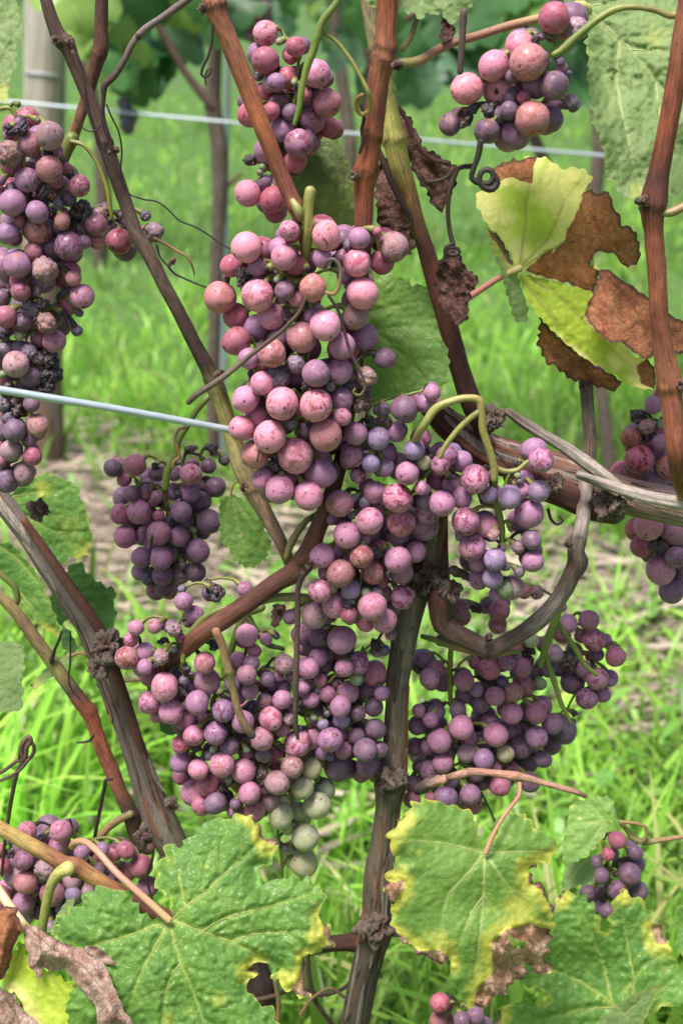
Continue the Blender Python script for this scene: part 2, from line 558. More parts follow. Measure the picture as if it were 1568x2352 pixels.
def blades(n, ypow, y0, y1, seed, lmin, lmax, wmin, wmax, keep_band=.14, xs=1.0):
    r = np.random.default_rng(seed)
    u = r.uniform(0, 1, n)
    y = (y0 ** (1 - ypow) + u * (y1 ** (1 - ypow) - y0 ** (1 - ypow))) ** (1 / (1 - ypow))
    x = r.uniform(-1, 1, n) * (.44 * y + .40) * xs
    k = r.uniform(0, 1, n) > band_amt(y, x) * (1 - keep_band)
    tuft = fbm(np.stack([x * 5, y * 5], 1), 3, seed + 2)
    k &= r.uniform(-.55, .40, n) < tuft
    x, y, tuft = x[k], y[k], tuft[k]; n = len(x)
    L = r.uniform(lmin, lmax, n) * (1 + .5 * tuft) * r.choice([.5, 1, 1.5], n)
    L = L * (1 - .35 * smooth(2.8, 3.6, y))
    L = L * (1 - .45 * smooth(1.2, 1.6, y + .42 * x) * smooth(2.9, 2.6, y + .5 * x))
    W = r.uniform(wmin, wmax, n) * (1 + .10 * np.maximum(0, y - 2.5))
    a = r.uniform(0, 2 * np.pi, n)
    lean = r.uniform(.15, 1.15, n)
    S = 5
    t = np.linspace(0, 1, S)
    bend = lean[:, None] * t[None] ** 1.7
    horiz = L[:, None] * bend * .85
    vert = L[:, None] * (t[None] - .42 * lean[:, None] * t[None] ** 2.4)
    cx = x[:, None] + np.cos(a)[:, None] * horiz; cy = y[:, None] + np.sin(a)[:, None] * horiz
    tw = a + np.pi / 2 + r.uniform(-.7, .7, n)
    wd = W[:, None] * np.array([.55, .9, 1, .7, .06])[None] * .5
    lx = np.cos(tw)[:, None] * wd; ly = np.sin(tw)[:, None] * wd
    fold = .25 * wd
    V = np.stack([np.stack([cx - lx, cy - ly, np.maximum(vert + fold, 0)], -1), np.stack([cx + lx, cy + ly, np.maximum(vert + fold * .2, 0)], -1)], 2).reshape(n, S * 2, 3)
    base = np.arange(n)[:, None, None] * S * 2
    q = np.array([[2 * i, 2 * i + 1, 2 * i + 3, 2 * i + 2] for i in range(S - 1)])[None]
    F = (base + q).reshape(-1, 4)
    c1 = np.array([.18, .42, .035]); c2 = np.array([.38, .60, .10]); c3 = np.array([.50, .50, .18])
    m = r.uniform(0, 1, n)[:, None]
    C = c1 * (1 - m) + c2 * m
    C = C * r.uniform(.75, 1.2, (n, 1)) * (1 + .5 * fbm(np.stack([x * 2.3, y * 1.6], 1), 3, 71) + .75 * fbm(np.stack([x * 9, y * 5], 1), 2, 72))[:, None]
    sw = (r.uniform(0, 1, n) < .05)[:, None]
    C = np.where(sw, c3, C)
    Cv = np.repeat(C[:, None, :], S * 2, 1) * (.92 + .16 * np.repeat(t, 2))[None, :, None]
    return V.reshape(-1, 3), F, Cv.reshape(-1, 3)


def quick_mesh(name, V, F, C, mat):
    me = bpy.data.meshes.new(name)
    me.vertices.add(len(V)); me.vertices.foreach_set('co', V.astype(np.float32).ravel())
    k = F.shape[1]
    me.loops.add(F.size); me.loops.foreach_set('vertex_index', F.astype(np.int32).ravel())
    me.polygons.add(len(F)); me.polygons.foreach_set('loop_start', np.arange(0, F.size, k, dtype=np.int32))
    me.update(calc_edges=True)
    me.polygons.foreach_set('use_smooth', np.ones(len(F), bool))
    c4 = np.concatenate([np.clip(C, 0, 1), np.ones((len(C), 1))], 1).astype(np.float32)
    me.attributes.new('col', 'FLOAT_COLOR', 'POINT').data.foreach_set('color', c4.ravel())
    me.materials.append(mat)
    return link(name, me)


v1, f1, c1 = blades(100000, 1.1, .80, 14, 5, .05, .15, .0035, .0065)
v2, f2, c2 = blades(17000, 1.6, .80, 3.0, 6, .09, .20, .006, .011)
f2 = f2 + len(v1)
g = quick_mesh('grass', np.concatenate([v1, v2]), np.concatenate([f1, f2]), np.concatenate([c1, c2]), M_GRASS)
g['kind'] = 'stuff'

# broad-leaved weeds between the grass: little rosettes of oval leaves
r = np.random.default_rng(11)
nW = 9000
u = r.uniform(0, 1, nW); y = (.85 ** -.2 + u * (9 ** -.2 - .85 ** -.2)) ** (1 / -.2)
y[:2600] = r.uniform(1.6, 2.9, 2600)
x = r.uniform(-1, 1, nW) * (.30 * y + .35)
cl = fbm(np.stack([x * 4, y * 4], 1), 3, 90)
k = cl > -.12
x, y = x[k], y[k]; nW = len(x)
a = r.uniform(0, 6.28, nW); L = r.uniform(.010, .034, nW); W = L * r.uniform(.35, .75, nW); h = r.uniform(.01, .10, nW) * np.where((y > 1.8) & (y < 2.8), .5, 1); el = r.uniform(-.3, .8, nW)
ring = np.linspace(0, 2 * np.pi, 8, endpoint=False)
lx = (1 + np.cos(ring))[None] * L[:, None] * .5; ly = np.sin(ring)[None] * W[:, None] * .5
X = x[:, None] + np.cos(a)[:, None] * lx * np.cos(el)[:, None] - np.sin(a)[:, None] * ly
Yy = y[:, None] + np.sin(a)[:, None] * lx * np.cos(el)[:, None] + np.cos(a)[:, None] * ly
Z = h[:, None] + lx * np.sin(el)[:, None] + np.abs(ly) * .3
V = np.stack([X, Yy, np.maximum(Z, .002)], -1).reshape(-1, 3)
b8 = np.arange(nW)[:, None, None] * 8
F = (b8 + np.array([[0, 1, 2, 7], [7, 2, 3, 6], [6, 3, 4, 5]])[None]).reshape(-1, 4)
m = r.uniform(0, 1, (nW, 1))
C = np.array([.13, .34, .04]) * (1 - m) + np.array([.34, .58, .13]) * m
wd = quick_mesh('weeds', V, F, np.repeat(C, 8, 0), M_GRASS)
wd['kind'] = 'stuff'

# mown straw lying on the strip under the next row
nS = 9500
x = r.uniform(-1.15, 1.15, nS); y = r.uniform(1.3, 3.0, nS)
k = r.uniform(0, 1, nS) < .12 + .9 * band_amt(y, x) * (.5 + .9 * (fbm(np.stack([x * 4, y * 4], 1), 2, 33) + .3))
x, y = x[k], y[k]; nS = len(x)
a = r.normal(0.15, .55, nS); L = r.uniform(.04, .30, nS); W = r.uniform(.002, .007, nS); z = r.uniform(.004, .035, nS); dz = r.normal(0, .012, nS)
dx, dy = np.cos(a) * L / 2, np.sin(a) * L / 2; ox, oy = -np.sin(a) * W / 2, np.cos(a) * W / 2
V = np.stack([np.stack([x - dx - ox, y - dy - oy, z - dz], -1), np.stack([x - dx + ox, y - dy + oy, z - dz + W * .5], -1), np.stack([x + dx + ox, y + dy + oy, z + dz + W * .5], -1), np.stack([x + dx - ox, y + dy - oy, z + dz], -1)], 1)
V[..., 2] = np.maximum(V[..., 2], .003)
m = r.uniform(0, 1, (nS, 1))
C = np.array([.12, .085, .062]) * (1 - m ** 1.5) + np.array([.52, .42, .32]) * m ** 1.5
st = quick_mesh('straw', V.reshape(-1, 3), np.arange(nS * 4).reshape(-1, 4), np.repeat(C, 4, 0), M_STRAW)
st['kind'] = 'stuff'

# ------------------------------------------------------------------ the next row: posts, wire, vines
YB = 2.45


def ground_y(x, y):
    d = FW + (x - 784) / FPX * RT + (1176 - y) / FPX * UP
    t = -CAM[2] / d[2]
    return (CAM + d * t)


def mat_post():
    t = NT('weathered_post')
    c = t.attr('col').outputs['Color']; cy = t.attr('cyl').outputs['Vector']
    n = t.noise(t.vscale(cy, (3, 3, .12)), 2.2, 5, .65); n2 = t.noise(t.vscale(cy, (1, 1, .5)), 1.5, 3)
    c2 = t.mix(t.step(n, .3, .7), t.mix(1.0, c, (.5, .46, .42), 'MULTIPLY'), c)
    c2 = t.mix(t.math('MULTIPLY', t.step(n2, .5, .7), .4), c2, (.36, .34, .29))
    t.l(c2, t.b.inputs['Base Color']); t.b.inputs['Roughness'].default_value = .85
    t.l(t.bump(n, .5, .002), t.b.inputs['Normal'])
    return t.m


M_POST = mat_post()
t_ = NT('galvanised_wire')
cy_ = t_.attr('cyl').outputs['Vector']
t_.l(t_.mix(t_.noise(t_.vscale(cy_, (1, 1, .12)), 2.0, 4), (.34, .40, .44), (.66, .72, .76)), t_.b.inputs['Base Color'])
t_.b.inputs['Metallic'].default_value = .35; t_.b.inputs['Roughness'].default_value = .45
M_WIRE = t_.m

# weathered timber post of the next row: straight round shaft with a split, cap just above the frame
pB = ground_y(112, 1085); YP = pB[1]
p = np.array([[pB[0] - .008, YP, -.05], [pB[0] + .012, YP, .35], [pB[0] + .046, YP, .75], [pB[0] + .080, YP, 1.15], [pB[0] + .112, YP, 1.55]])
post = thing('vineyard_post', 'grey weathered timber post of the next row at the upper left', 'post', (pB[0], YP, 0))
mb = MB()
mb.tube(p, np.array([.038, .038, .038, .037, .037]), [(.22, .13, .085), (.28, .18, .13), (.52, .47, .40), (.66, .62, .55), (.64, .60, .53)], 28, .02, lambda c: .05 * fbm(c * [1.3, 1.3, .25], 3, 3) - .10 * smooth(.12, 0, np.abs(np.arctan2(c[:, 1], c[:, 0]) - 1.9)))
mb.build('shaft', M_POST, post)
mb = MB(); mb.tube([[p[2][0] - .038, YP - .005, .765], [p[2][0] - .02, YP - .036, .768], [p[2][0] + .02, YP - .036, .764], [p[2][0] + .038, YP - .005, .76]], np.full(4, .0016), [(.3, .3, .3)] * 2, 6, .006)
mb.build('staple', M_WIRE, post)

# wire of the next row
a0, _ = at(-700, 165, YB - .06); a1, _ = at(700, 297, YB - .08); a2, _ = at(2400, 445, YB - .10)
w = mesh = MB(); w.tube([a0[0], a1[0], a2[0]], np.full(3, .0026), [(.6, .65, .7)] * 2, 8, .1)
tag(w.build('trellis_wire', M_WIRE), 'blurred pale wire strung along the next row behind the grapes', 'wire', 'trellis wires')
b0, _ = at(300, 10, YB - .03); b1, _ = at(1700, 190, YB - .05); bm_, _ = at(-500, -90, YB - .03)


def bg_leaf_mesh(k):
    rr = np.random.default_rng(400 + k)
    n = 40
    th = np.linspace(-np.pi, np.pi, n, endpoint=False)
    rad = .62 + .26 * np.abs(np.cos(2.5 * th / 1.0 * .999)) ** .8 + .05 * rr.uniform(-1, 1, n)
    rad *= np.where(np.abs(th) > 2.75, .45, 1)
    x = np.sin(th) * rad; y = -np.cos(th) * rad
    V = [[0, 0, 0]] + [[a_ * .5, b_ * .5, .10 * math.sin(3 * a_ + k) - .05 * (a_ * a_ + b_ * b_)] for a_, b_ in zip(x, y)]
    m2 = [[a_ * .26, b_ * .26, .07 * math.sin(3 * a_ * .5 + k) + .02] for a_, b_ in zip(x, y)]
    V += m2
    F = [[0, n + 1 + i, n + 1 + (i + 1) % n] for i in range(n)] + [[n + 1 + i, 1 + i, 1 + (i + 1) % n, n + 1 + (i + 1) % n] for i in range(n)]
    return np.array(V), F


M_BGL = []
for i, (ca, cb) in enumerate([((.05, .15, .045), (.09, .21, .06)), ((.08, .22, .06), (.15, .32, .10)), ((.22, .38, .07), (.34, .48, .11)), ((.12, .24, .13), (.20, .34, .19))]):
    t_ = NT('far_leaf_' + 'dark mid pale blue'.split()[i])
    tc = t_.n('TexCoord')
    c_ = t_.mix(t_.noise(tc.outputs['Object'], 3, 4), ca, cb)
    t_.l(c_, t_.b.inputs['Base Color']); t_.b.inputs['Roughness'].default_value = .4
    tr = t_.n('BsdfTranslucent'); t_.l(c_, tr.inputs['Color']); ms = t_.n('MixShader'); ms.inputs[0].default_value = .3
    t_.l(t_.b.outputs[0], ms.inputs[1]); t_.l(tr.outputs[0], ms.inputs[2]); t_.l(ms.outputs[0], t_.o.inputs['Surface'])
    M_BGL.append(t_.m)
BGL = []
for k in range(8):
    V, F = bg_leaf_mesh(k)
    BGL.append(mesh_data('leaf', V, F, M_BGL[k % 4]))


def bg_leaf(parent, c, size, kind, r, name='leaf', face=None):
    o = link(name, BGL[kind + 4 * int(r.integers(0, 2))], parent)
    o.location = [float(q) for q in c]
    if face is None:
        o.rotation_euler = (math.radians(float(r.normal(62, 26))), float(r.normal(0, .5)), float(r.normal(0, .8)))
    else:
        o.rotation_euler = face
    o.scale = (size,) * 3
    return o


def bg_vine(label, foot, trunk, arms, leafspec, grp='vines of the next row', trad=.011):
    g0 = ground_y(*foot) if not isinstance(foot, np.ndarray) else foot
    v = thing('grapevine', label, 'vine', g0, grp)
    r = np.random.default_rng(int(abs(g0[0]) * 1000) + 3)
    mb = MB(); mb.tube(trunk[0], trunk[1], [(.11, .075, .06), (.15, .11, .09), (.12, .085, .07)], 14, .01, lambda c: .16 * fbm(c * [1.5, 1.5, .3], 3, 8))
    mb.build('trunk', M_OLD, v)
    for p_, r_ in arms:
        mb = MB(); mb.tube(p_, r_, [(.13, .08, .06), (.17, .10, .075)], 10, .01, lambda c: .1 * fbm(c * [1.5, 1.5, .3], 2, 8))
        mb.build('cane', M_OLD, v)
    for c, s, k, f in leafspec:
        bg_leaf(v, c, s, k, r, face=f)
    return v


def pathD(txt, Y):
    w_ = wpts(txt)
    p_, s_ = at(w_[:, 0], w_[:, 1], Y + w_[:, 3])
    return p_, w_[:, 2] / 2 * s_


rb = np.random.default_rng(55)


def spec(lst, Y):
    out = []
    for x, y, wpx, k in lst:
        c, s = at(x, y, Y + rb.uniform(-.10, .10))
        out.append((c[0], wpx * s[0], k, None))
    return out


def canopy(x0, x1, n, Y, zlo=.86, zhi=1.5):
    out = []
    for i in range(n):
        z = rb.uniform(zlo, zhi)
        out.append((np.array([rb.uniform(x0, x1), Y + rb.normal(0, .10), z]), rb.uniform(.10, .16), int(rb.integers(0, 4)), None))
    return out


# dark stem with a steel stake beside it, forked towards the upper left
tr_ = pathD('D: 492 1040 30, 490 950 30, 492 800 28, 496 650 32, 502 520 32, 505 440 36, 502 330 38, 488 230 40, 497 120 30, 510 0 30, 520 -160 28', YB)
a1_ = pathD('D: 488 245 22, 455 205 20, 415 150 18, 385 95 18, 350 40 16, 300 -40 16, 240 -140 14', YB - .01)
a2_ = pathD('D: 505 440 12, 530 420 12, 555 400 8', YB)
a3_ = pathD('D: 505 110 22, 545 60 20, 580 10 18, 620 -60 18', YB)
bg_vine('thin dark vine stem forking up to the left behind the slanting cane', (492, 1040), tr_, [a1_, a2_, a3_],
        spec([(300, 40, 240, 0), (340, 120, 190, 1), (250, 90, 230, 2), (215, 60, 170, 2), (310, 190, 150, 0), (380, 30, 200, 1), (430, 90, 150, 3), (450, 40, 170, 0), (280, 160, 150, 1), (370, 200, 60, 0), (240, 170, 120, 2), (420, 0, 180, 2), (500, -20, 200, 1), (330, 0, 200, 0), (200, -10, 200, 2), (355, 150, 140, 0), (310, 90, 200, 1)], YB) + canopy(-.42, -.10, 34, YB))
# stake
s_p, s_r = pathD('D: 512 1040 16, 515 700 16, 520 300 16, 526 -10 16, 530 -250 16', YB + .05)
mb = MB(); mb.tube(s_p, s_r, [(.42, .46, .48)] * 2, 10, .1)
tag(mb.build('vine_stake', M_WIRE), 'slim grey steel stake beside the forked stem of the next row', 'stake')
# vine behind the upright orange canes
tr2 = pathD('D: 838 1500 30, 836 1100 30, 840 700 28, 845 400 28, 850 200 28, 850 0 28, 855 -200 26', YB + .02)
bg_vine('blurred leafy vine of the next row behind the green cane at the top', (838, 1480), tr2, [pathD('D: 850 120 18, 910 60 16, 980 20 14, 1080 -40 14', YB)],
        spec([(790, 110, 150, 3), (840, 190, 150, 3), (900, 120, 170, 1), (960, 60, 200, 1), (1010, 130, 190, 3), (950, 190, 150, 3), (1060, 90, 190, 0), (1090, 40, 180, 1), (860, 40, 170, 1), (985, 180, 130, 3), (740, 95, 70, 1), (1030, 10, 220, 0), (900, 0, 220, 2), (790, 20, 150, 3), (720, 10, 110, 2), (660, 5, 90, 1), (1000, 75, 170, 1), (930, 150, 150, 0), (1050, 150, 120, 3)], YB) + canopy(-.05, .28, 34, YB))
tr3 = pathD('D: 1345 2000 34, 1340 1600 34, 1335 1200 32, 1330 800 30, 1300 400 30, 1240 335 30, 1200 250 30, 1150 150 28, 1090 60 26, 1040 -80 26', YB + .04)
bg_vine('blurred slanting vine stem of the next row behind the top right bunch', (1330, 1400), pathD('D: 1420 1420 30, 1400 1100 30, 1350 700 28, 1290 480 26, 1240 350 28, 1180 220 28, 1100 90 26, 1040 -60 24', YB), [],
        spec([(1150, 90, 190, 1), (1230, 60, 200, 0), (1300, 100, 200, 1), (1330, 200, 150, 0), (1190, 20, 200, 2), (1260, 10, 220, 1), (1340, 30, 200, 0), (1400, 80, 200, 1), (1120, 170, 120, 3), (1310, 160, 170, 0), (1420, 160, 170, 3), (1500, 60, 220, 1), (1550, 160, 200, 0)], YB) + canopy(.26, .70, 40, YB))
# small dark bunches hanging in the next row
for (x, y, n, wpx, lab) in ((295, 262, 14, 15, 'small blurred black bunch hanging on the next row under dark leaves'), (595, 60, 26, 16, 'blurred reddish bunch hanging on the next row behind the top pink bunch')):
    c, s = at(x, y, YB - .06)
    b_ = thing('grape_bunch', lab, 'grapes', c[0], 'bunches of the next row')
    dark = x < 400
    mb = MB(); mb.tube([c[0] + [0, 0, .11], c[0] + [.002, 0, .03], c[0] + [0, 0, -.03]], np.array([.002, .002, .0015]), [(.12, .14, .05)] * 2, 6, .01); mb.build('stalk', M_STEM, b_)
    BGB = (b_, c[0], s[0], n, wpx, dark)
    globals().setdefault('BG_BUNCH', []).append(BGB)
# third row: hedge of vines far behind
r3 = np.random.default_rng(66)
for q in range(5):
    x0 = -1.7 + q * .85
    foot = np.array([x0, 5.0 + .05 * (q % 2), 0.])
    p3 = np.array([[x0, 5, 0], [x0 + .03, 5, .4], [x0 - .02, 5, .8], [x0, 5, 1.3]])
    lv = [(np.array([x0 + r3.uniform(-.5, .5), 5 + r3.normal(0, .12), r3.uniform(.80, 1.7)]), r3.uniform(.12, .18), int(r3.integers(0, 4)), None) for _ in range(60)]
    bg_vine(['far vine at the left of the third row behind the timber post', 'far vine of the third row behind the forked dark stem', 'far vine of the third row above the middle of the picture', 'far vine of the third row behind the top right bunch', 'far vine of the third row beyond the right orange cane'][q], foot, (p3, np.array([.03, .025, .022, .018])), [], lv, 'vines of the third row')

# ------------------------------------------------------------------ the vine: trunk, arms, canes
RB = lin(126, 72, 54); RB2 = lin(106, 66, 52); OR = lin(148, 94, 68); DKR = lin(82, 48, 40); DK = lin(62, 46, 41); DK2 = lin(86, 66, 58); GY = lin(140, 128, 118); GY2 = lin(104, 90, 80)
OLV = lin(134, 126, 78); YG = lin(152, 150, 84); GN = lin(112, 126, 60); TAN = lin(160, 122, 88); PK = lin(176, 134, 112); BLK = lin(52, 44, 40)

c0, _ = at(815, 2400, .655)
vine = thing('grapevine', 'main grapevine with a forked grey trunk, orange canes and a thick arm to the right', 'vine', (c0[0][0], .655, 0), 'vines of the front row')


def ridge(amp, k=1.6, kz=.16, seed=5, notch=0):
    def f(c):
        q = amp * fbm(c * [k, k, kz], 3, seed) + amp * .7 * np.abs(fbm(c * [k * 2.6, k * 2.6, kz * .8], 2, seed + 4))
        return q
    return f


NODES = np.array([(492, 12), (678, 472), (884, 108), (878, 140), (842, 392), (1500, 470), (1538, 890), (148, 98), (484, 872), (242, 330), (226, 128), (700, 1285), (1324, 1238), (1118, 1486), (205, 1635), (302, 1872), (175, 1992),
                  (1188, 1784), (1330, 1822), (1074, 1774), (905, 320), (578, 1125), (328, 72), (527, 1545)], float)


def wood(name, parent, txt, Y, cols, mat=M_CANE, segs=20, disp=None, step=None, label=None, thin=None):
    w = wpts(txt)
    k = thin or (.79 if mat is M_CANE else .80 if mat is M_OLD else .80 if mat is M_STEM else .9)
    if name == 'arm':
        k = .92
    if w[0, 1] < -5 and w[1, 1] < 120 and mat is M_CANE:      # shoots go on upwards above the picture
        d_ = w[0, :2] - w[1, :2]; d_ = d_ / np.hypot(*d_)
        w = np.concatenate([[[w[0, 0] + d_[0] * 420, w[0, 1] + d_[1] * 420, w[0, 2] * .95, w[0, 3]]], w])
        cols = [cols[0]] + list(cols)
    p, s = at(w[:, 0], w[:, 1], Y + w[:, 3])
    mb = MB()
    rr = w[:, 2] / 2 * s * k
    dark = None
    if mat is M_CANE:
        nd = at(NODES[:, 0], NODES[:, 1], Y)[0]
        base = disp or ridge(.10, 1.4, .14)
        mb.tube(p, rr, cols, segs, step or max(.0012, rr.mean() * .2), base)
        V = mb.v[0]; C = mb.c[0]
        jit = 3.0 * .0002 * fbm(V * 400, 2, 6)
        for q in nd:      # joints of the shoot: a swollen ring with a dark scar
            dd = np.linalg.norm(V - q, axis=1)
            if dd.min() > rr.mean() * 1.6:
                continue
            j = int(np.argmin(np.linalg.norm(p - q, axis=1))); j0, j1 = max(0, j - 1), min(len(p) - 1, j + 1)
            T = p[j1] - p[j0]; T = T / np.linalg.norm(T)
            al = (V - q) @ T
            near = dd < rr.mean() * 5
            ring = np.exp(-(al / (rr.mean() * .55)) ** 2) * near
            ax_ = q[None] + T[None] * al[:, None]
            cen = V[near & (np.abs(al) < rr.mean() * .5)].mean(0) if (near & (np.abs(al) < rr.mean() * .5)).any() else q
            ax_ = cen[None] + T[None] * ((V - cen) @ T)[:, None]
            V = V + (V - ax_) * (ring * .085 * (1 + 2.2 * fbm(V * 300, 2, 7)))[:, None]
            scar = np.exp(-((al + jit * 5 + rr.mean() * .5 * fbm(V * 220, 2, 8)) / (rr.mean() * .20)) ** 2) * near * smooth(-.35, .2, fbm(V * 150, 2, 9))
            C = C * (1 - .72 * np.clip(scar + .35 * ring, 0, 1))[:, None]
        mb.v[0] = V; mb.c[0] = C
    else:
        mb.tube(p, rr, cols, segs, step or max(.0015, rr.mean() * .25), disp or (ridge(.13, 1.2, .35) if mat is M_STEM else ridge(.05, 1.5, .1)))
    o = mb.build(name, mat, parent)
    if label:
        o['label'] = label
    return o


def strips(parent, txt, Y, n, wide, cols, seed, lift=1.04, lmin=.02, lmax=.06):
    """shreds of old bark lying along a limb, each a thin curved slip"""
    w = wpts(txt)
    p, s = at(w[:, 0], w[:, 1], Y + w[:, 3])
    rr = w[:, 2] / 2 * s * (.92 if 1760 < w[-1, 0] else .80)
    L = np.concatenate([[0], np.cumsum(np.linalg.norm(np.diff(p, axis=0), axis=1))])
    r = np.random.default_rng(seed)
    for i in range(n):
        a = r.uniform(0, L[-1] * .95); b = min(L[-1], a + r.uniform(lmin, lmax))
        tt = np.linspace(a, b, 9)
        q = np.stack([np.interp(tt, L, p[:, k]) for k in range(3)], 1); R = np.interp(tt, L, rr)
        T = (q[-1] - q[0]) / max(np.linalg.norm(q[-1] - q[0]), 1e-6)
        side = np.cross(T, [0, 1, 0]); side /= np.linalg.norm(side)
        fr = np.cross(side, T); fr = fr if fr[1] < 0 else -fr
        ang = r.uniform(-1.25, 1.25) + np.linspace(0, r.normal(0, .18), 9)
        out = side[None] * np.sin(ang)[:, None] + fr[None] * np.cos(ang)[:, None]
        lf = lift + .16 * np.linspace(-1, 1, 9) ** 4 * r.uniform(.2, 1.2)
        cen = q + out * (R * lf)[:, None]
        tan = np.cross(T[None], out)
        wd = wide * r.uniform(.5, 1.3) * (np.array([.25, .7, 1, .9, 1, .95, .9, .6, .15]))
        th = .0006
        V = np.concatenate([cen - tan * wd[:, None] / 2, cen + out * th * 1.2, cen + tan * wd[:, None] / 2, cen - out * th])
        F = []
        for k in range(4):
            k2 = (k + 1) % 4
            for j in range(8):
                F.append([k * 9 + j, k * 9 + j + 1, k2 * 9 + j + 1, k2 * 9 + j])
        c = np.array(cols[r.integers(0, len(cols))]) * r.uniform(.7, 1.15)
        mesh_obj('bark_strip', V, F, M_OLD, parent, cyl=np.stack([V[:, 0] * 60, V[:, 1] * 60, V[:, 2] * 60 + i], 1) * [6, 6, .6], colr=np.tile(c, (len(V), 1)), sm=False)


def knot(parent, x, y, wpx, Y, k, name='knot', cc0=None, cc1=None):
    """a gnarled lump of old bark where spurs were cut away"""
    import bmesh
    bm = bmesh.new(); bmesh.ops.create_icosphere(bm, subdivisions=5, radius=1.0)
    v = np.array([q.co[:] for q in bm.verts]); f = [[q.index for q in p.verts] for p in bm.faces]; bm.free()
    c, s = at(x, y, Y)
    n = fbm(v * [1.5, 1.5, 1.1] + 7.7 * k, 3, 500 + k); n2 = np.abs(fbm(v * [3.0, 3.0, 1.1] + 3.1 * k, 3, 520 + k))
    R = wpx / 2 * s[0] * (.74 + .75 * n - .22 * smooth(.14, 0, n2) + .25 * n2)
    V = c[0] + v * R[:, None] * [1.0, .9, 1.05]
    V[:, 1] += wpx * .12 * s[0]
    cc = np.array(cc0 or DK2)[None] * (1 - smooth(-.3, .35, n))[:, None] + np.array(cc1 or GY2)[None] * smooth(-.3, .35, n)[:, None]
    mesh_obj(name, V, f, M_OLD, parent, cyl=v * [2.2, 2.2, 9] + k, colr=cc * (.75 + .25 * smooth(0, .2, n2))[:, None])


# trunk
TR = 'D: 795 2420 74, 815 2352 72, 835 2250 72, 852 2180 78, 862 2140 92, 866 2090 74, 872 2000 72, 884 1920 66, 892 1850 66, 898 1800 88, 904 1760 70, 908 1700 64, 910 1620 60, 912 1560 62, 922 1500 66, 930 1450 70, 948 1385 70, 968 1320 70, 985 1270 62, 998 1200 60, 1008 1140 60, 1020 1080 62 8'
trunk = wood('trunk', vine, TR, .652, [lin(88, 74, 66), lin(78, 66, 58), lin(98, 82, 72), lin(118, 104, 92), lin(128, 114, 100), lin(116, 100, 88), lin(100, 84, 74)], M_OLD, 56, ridge(.26, 1.5, .05, 12), .0016)
strips(trunk, TR, .652, 42, .0042, [GY, GY2, lin(140, 120, 104), lin(108, 84, 68), lin(150, 100, 70)], 3, 1.06)
for x, y, w_, k in ((862, 2140, 88, 0), (898, 1800, 80, 1), (985, 1345, 96, 2)):
    knot(trunk, x, y, w_, .640, k)
wood('stub', trunk, 'D: 880 2130 40, 905 2138 34, 918 2140 30', .645, [DK, DK2], M_OLD, 20, ridge(.3, 2, 1))
wood('spur', vine, 'D: 830 2165 54 2, 790 2165 46, 745 2168 44, 705 2175 46, 680 2185 40 6', .655, [DKR, DK, DK], M_OLD, 28, ridge(.22, 1.6, .2, 7))
wood('stump', vine, 'D: 628 2440 64, 615 2352 70, 600 2270 78, 588 2210 52, 580 2180 30', .668, [DK, DK, BLK], M_OLD, 36, ridge(.4, 1.6, .4, 9))
wood('twig', vine, 'D: 565 2300 12, 620 2290 12, 680 2270 14, 740 2285 10, 800 2260 10, 812 2230 8', .655, [DK2, DK, DK], M_TWIG, 10)
wood('twig', vine, 'D: 705 2180 12, 710 2240 12, 725 2300 12, 760 2350 10, 780 2380 8', .652, [DK2, DK], M_TWIG, 10)
wood('twig', vine, 'D: 632 2250 16, 640 2300 14, 634 2370 16', .650, [OLV, TAN], M_CANE, 10)
wood('twig', vine, 'D: 690 2330 9, 720 2290 9, 760 2270 8, 790 2290 7', .65, [TAN, DK2], M_TWIG, 8)

# the other limb of the fork, the arm and its bark
wood('limb', vine, 'D: 1006 1150 56 -2, 1004 1250 58 -4, 1003 1320 66 -6, 1008 1370 66 -8, 1014 1404 54 -10', .658, [DKR, DKR, lin(110, 80, 64), DK2], M_OLD, 40, ridge(.22, 1.5, .08, 18), .0016)
AR = 'D: 985 930 56, 1020 965 72, 1070 1005 84, 1130 1040 92, 1200 1062 96, 1280 1085 98, 1360 1112 92, 1440 1138 86, 1520 1155 88, 1620 1175 92, 1760 1200 90'
arm = wood('arm', vine, AR, .664, [DKR, RB2, lin(124, 84, 68), lin(146, 110, 94), lin(138, 114, 102), lin(150, 130, 118), lin(146, 128, 116)], M_OLD, 64, ridge(.20, 1.7, .04, 21), .0018)
strips(arm, AR, .664, 46, .0052, [lin(196, 170, 156), lin(170, 140, 124), GY, lin(176, 124, 100), lin(110, 84, 72)], 5, 1.05, .03, .09)
wood('broken_splinter', arm, 'D: 1165 945 20, 1200 970 26, 1250 1002 28, 1310 1040 30, 1370 1082 30, 1420 1120 26, 1450 1145 14', .636, [GY2, GY, lin(176, 162, 150), GY], M_OLD, 24, ridge(.5, 2.2, .06, 25), .0015)
wood('broken_splinter', arm, 'D: 1330 1090 24, 1400 1115 30, 1480 1140 32, 1580 1160 34, 1680 1185 30', .634, [GY, lin(186, 170, 158), lin(190, 176, 164)], M_OLD, 24, ridge(.5, 2.2, .05, 26), .0015)
wood('arm', vine, 'D: 1180 1090 60, 1240 1115 66, 1300 1140 66, 1360 1168 60, 1410 1182 48', .652, [DKR, lin(104, 66, 54), DK, DK2], M_OLD, 36, ridge(.16, 1.5, .15, 28), .0018)
for x, y, w_, k in ((1400, 1165, 80, 4), (1275, 1110, 50, 5), (1130, 965, 64, 6)):
    knot(arm, x, y, w_, .637, k)

